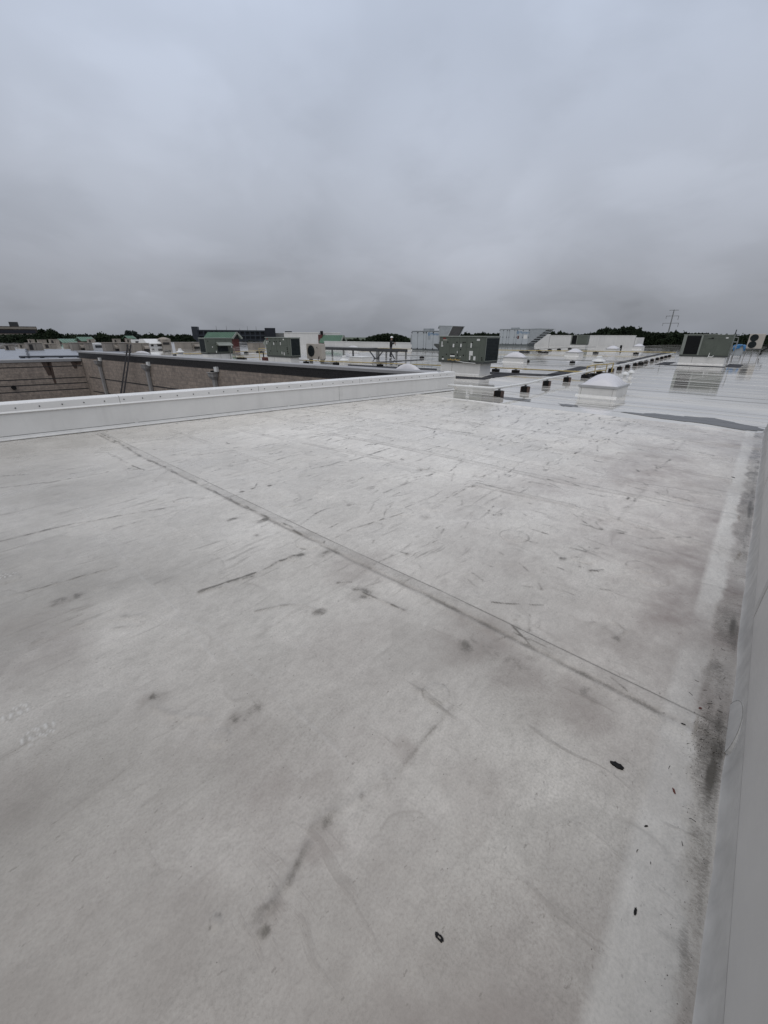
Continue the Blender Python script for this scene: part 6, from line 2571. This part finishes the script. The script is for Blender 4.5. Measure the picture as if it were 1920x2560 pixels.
# far wooded hill and tree belts: one mass each
def wood(name, label, cols, n_, tone, leaf_s, seed):
    r_ = np.random.default_rng(seed)
    V_, F_ = [], []
    xs = np.array([c[0] for c in cols], float)
    ys = np.array([c[1] for c in cols], float)
    ds = np.array([c[2] for c in cols], float)
    for k_ in range(n_):
        x = r_.uniform(xs[0], xs[-1])
        yt = np.interp(x, xs, ys) + 1.6 * math.sin(x * 0.55) * r_.uniform(0, 1) + r_.uniform(-0.7, 0.7)
        dd = np.interp(x, xs, ds) + r_.uniform(-12, 25)
        g = PD(x, 842, dd)
        zt_ = zat((g.x, g.y, 0), yt)
        z = GZ + (zt_ - GZ) * r_.uniform(0, 1) ** 0.6
        n1_ = r_.normal(size=3)
        n1_ /= np.linalg.norm(n1_)
        t1 = np.cross(n1_, [0.3, 0.2, 1.0])
        t1 /= (np.linalg.norm(t1) + 1e-6)
        t2 = np.cross(n1_, t1)
        s = leaf_s * r_.uniform(0.5, 1.2)
        q = np.array([g.x, g.y, z])
        o = len(V_)
        V_ += [q - t1 * s, q + t2 * s * 0.8, q + t1 * s, q - t2 * s * 0.8]
        F_.append((o, o + 1, o + 2, o + 3))
    me = bpy.data.meshes.new(name)
    me.from_pydata([tuple(map(float, p)) for p in V_], [], F_)
    o = link(name, me, tone)
    tag(o, label, 'woodland', kind='stuff')


wood('wooded_hill', 'far wooded hill rising behind the worker', [(915, 845, 420), (935, 840, 420), (950, 836, 420), (968, 834.5, 420), (990, 836, 420), (1005, 840, 420), (1022, 846, 420)], 7000, 'leaf_mid', 1.0, 3)
wood('tree_belt', 'low dark tree belt behind the far left roofs', [(-40, 838, 300), (200, 838, 330), (480, 840, 330), (730, 846, 300), (880, 850, 300)], 15000, 'leaf_dark', 0.9, 4)
wood('tree_belt', 'low dark undergrowth belt behind the right skyline trees', [(1030, 849, 240), (1160, 836, 230), (1300, 834, 230), (1445, 840, 220), (1480, 834, 220), (1530, 827, 220), (1580, 827, 220), (1620, 833, 220), (1780, 836, 220), (1850, 842, 180), (1990, 841, 180)], 30000, 'leaf_dark', 0.85, 5)

# ================================================================== LITTER ON THE NEAR ROOF
def scrap(name, label, cat, px, rad, material, seed, thick=0.004, hole=False, aspect=0.6, rot=0.0):
    c = P(*px)
    r_ = random.Random(seed)
    n_ = 22
    mb = MB()
    outer = []
    for i in range(n_):
        t = 2 * math.pi * i / n_
        q = rad * (1 + r_.uniform(-0.18, 0.18))
        outer.append((q * math.cos(t), q * aspect * math.sin(t)))
    if hole:
        inner = [(x * 0.38 + rad * 0.05, y * 0.42) for x, y in outer]
        vs_ = [(x, y, 0) for x, y in outer] + [(x, y, 0) for x, y in inner] + [(x * .97, y * .97, thick) for x, y in outer] + [(x, y, thick) for x, y in inner]
        fs = []
        for i in range(n_):
            j = (i + 1) % n_
            fs += [(i, j, n_ + j, n_ + i), (2 * n_ + i, 2 * n_ + j, 3 * n_ + j, 3 * n_ + i), (i, j, 2 * n_ + j, 2 * n_ + i), (n_ + i, n_ + j, 3 * n_ + j, 3 * n_ + i)]
        mb.add(vs_, fs)
    else:
        vs_ = [(x, y, 0) for x, y in outer] + [(x * .9, y * .9, thick * (0.6 + 0.4 * r_.random())) for x, y in outer] + [(0, 0, thick * 1.2)]
        fs = [tuple(range(n_ - 1, -1, -1))]
        for i in range(n_):
            j = (i + 1) % n_
            fs += [(i, j, n_ + j, n_ + i), (n_ + i, n_ + j, 2 * n_)]
        mb.add(vs_, fs)
    o = link(name, mb.mesh(name), material)
    # rest on the roof surface
    u_, v_ = uv(c)
    iu = min(len(gu) - 1, int(np.searchsorted(gu, u_)))
    iv = int(np.argmin(np.abs(GV[iu] - v_)))
    o.location = (c.x, c.y, float(Hh[iu, iv]) + 0.0005)
    o.rotation_euler = (0, 0, rot)
    tag(o, label, cat)


scrap('rubber_scrap', 'ragged black scrap lying near the right wall', 'scrap', (1542, 1918), 0.027, 'black', 3, 0.006, False, 0.5, R(-35))
scrap('rubber_ring', 'small black almond-shaped ring lying in the foreground', 'scrap', (1097, 2348), 0.0150, 'black', 5, 0.004, True, 0.48, R(-40))
M['leaf_red'] = mat('dry_leaf', (0.10, 0.028, 0.02), 0.7, 0.3, 60)
scrap('dry_leaf', 'narrow reddish-brown dry leaf near the right wall dirt', 'leaf', (1683, 1982), 0.013, 'leaf_red', 8, 0.003, False, 0.32, R(75))
scrap('dry_leaf', 'tiny red leaf fragment where the long seam meets the wall', 'leaf', (1749, 1774), 0.009, 'leaf_red', 9, 0.003, False, 0.6, 0.3)
for i, (x, y, r_, lab) in enumerate(((1706, 1815, 0.009, 'small black speck of debris below the tiny red leaf'), (1613, 2070, 0.008, 'small black twig bit left of the wall dirt, mid foreground'),
                                     (1586, 2283, 0.012, 'curved black twig bit low in the right foreground'), (1833, 1195, 0.03, 'black debris bit on the far right near the wall'))):
    scrap('debris_bit', lab, 'debris', (x, y), r_, 'black', 20 + i, 0.003, False, 0.35, R(-30 + 40 * i))
# grit: countless crumbs along the right wall and thinly over the sheet
mb = MB()
r_ = random.Random(5)
for k_ in range(1500):
    if k_ < 1050:
        u_ = r_.gauss(1.98, 0.12) if k_ < 420 else r_.uniform(-0.6, 9.5)
        v_ = V_WALL + abs(r_.gauss(0.055, 0.04)) + 0.03
        s = r_.uniform(0.0007, 0.0024)
    else:
        u_, v_ = r_.uniform(-1.5, 8.0), V_WALL + r_.uniform(0.05, 5.5)
        s = r_.uniform(0.0008, 0.0026)
    iu = min(len(gu) - 1, max(0, int(np.searchsorted(gu, u_))))
    iv = int(np.argmin(np.abs(GV[iu] - v_)))
    z = float(Hh[iu, iv])
    a = r_.uniform(0, 6.28)
    mb.add([(u_ + s * math.cos(a), v_ + s * math.sin(a), z), (u_ + s * math.cos(a + 2.1), v_ + s * math.sin(a + 2.1), z), (u_ + s * math.cos(a + 4.2), v_ + s * math.sin(a + 4.2), z), (u_, v_, z + s)],
           [(0, 1, 3), (1, 2, 3), (2, 0, 3)])
for k_ in range(22):
    u_ = r_.gauss(2.0, 0.5) if k_ < 26 else r_.uniform(0.4, 7.0)
    v_ = V_WALL + 0.05 + abs(r_.gauss(0.0, 0.10 if k_ < 26 else 0.9))
    iu = min(len(gu) - 1, max(0, int(np.searchsorted(gu, u_))))
    iv = int(np.argmin(np.abs(GV[iu] - v_)))
    z = float(Hh[iu, iv]) + 0.001
    a, ln = r_.uniform(0, 6.28), r_.uniform(0.004, 0.014)
    p0 = Vector((u_, v_, z))
    p1 = p0 + Vector((math.cos(a) * ln, math.sin(a) * ln, 0.0008))
    p2 = p1 + Vector((math.cos(a + r_.uniform(-.8, .8)) * ln * 0.6, math.sin(a + r_.uniform(-.8, .8)) * ln * 0.6, 0.0))
    mb.path([p0, p1, p2], 0.0009, 5)
me = bpy.data.meshes.new('grit')
me.from_pydata(mb.v, [], mb.f)
o = link('grit', me, 'black')
o.rotation_euler = (0, 0, RZ_UV)
tag(o, 'black grit scattered along the wall foot and over the roof', 'grit', kind='stuff')
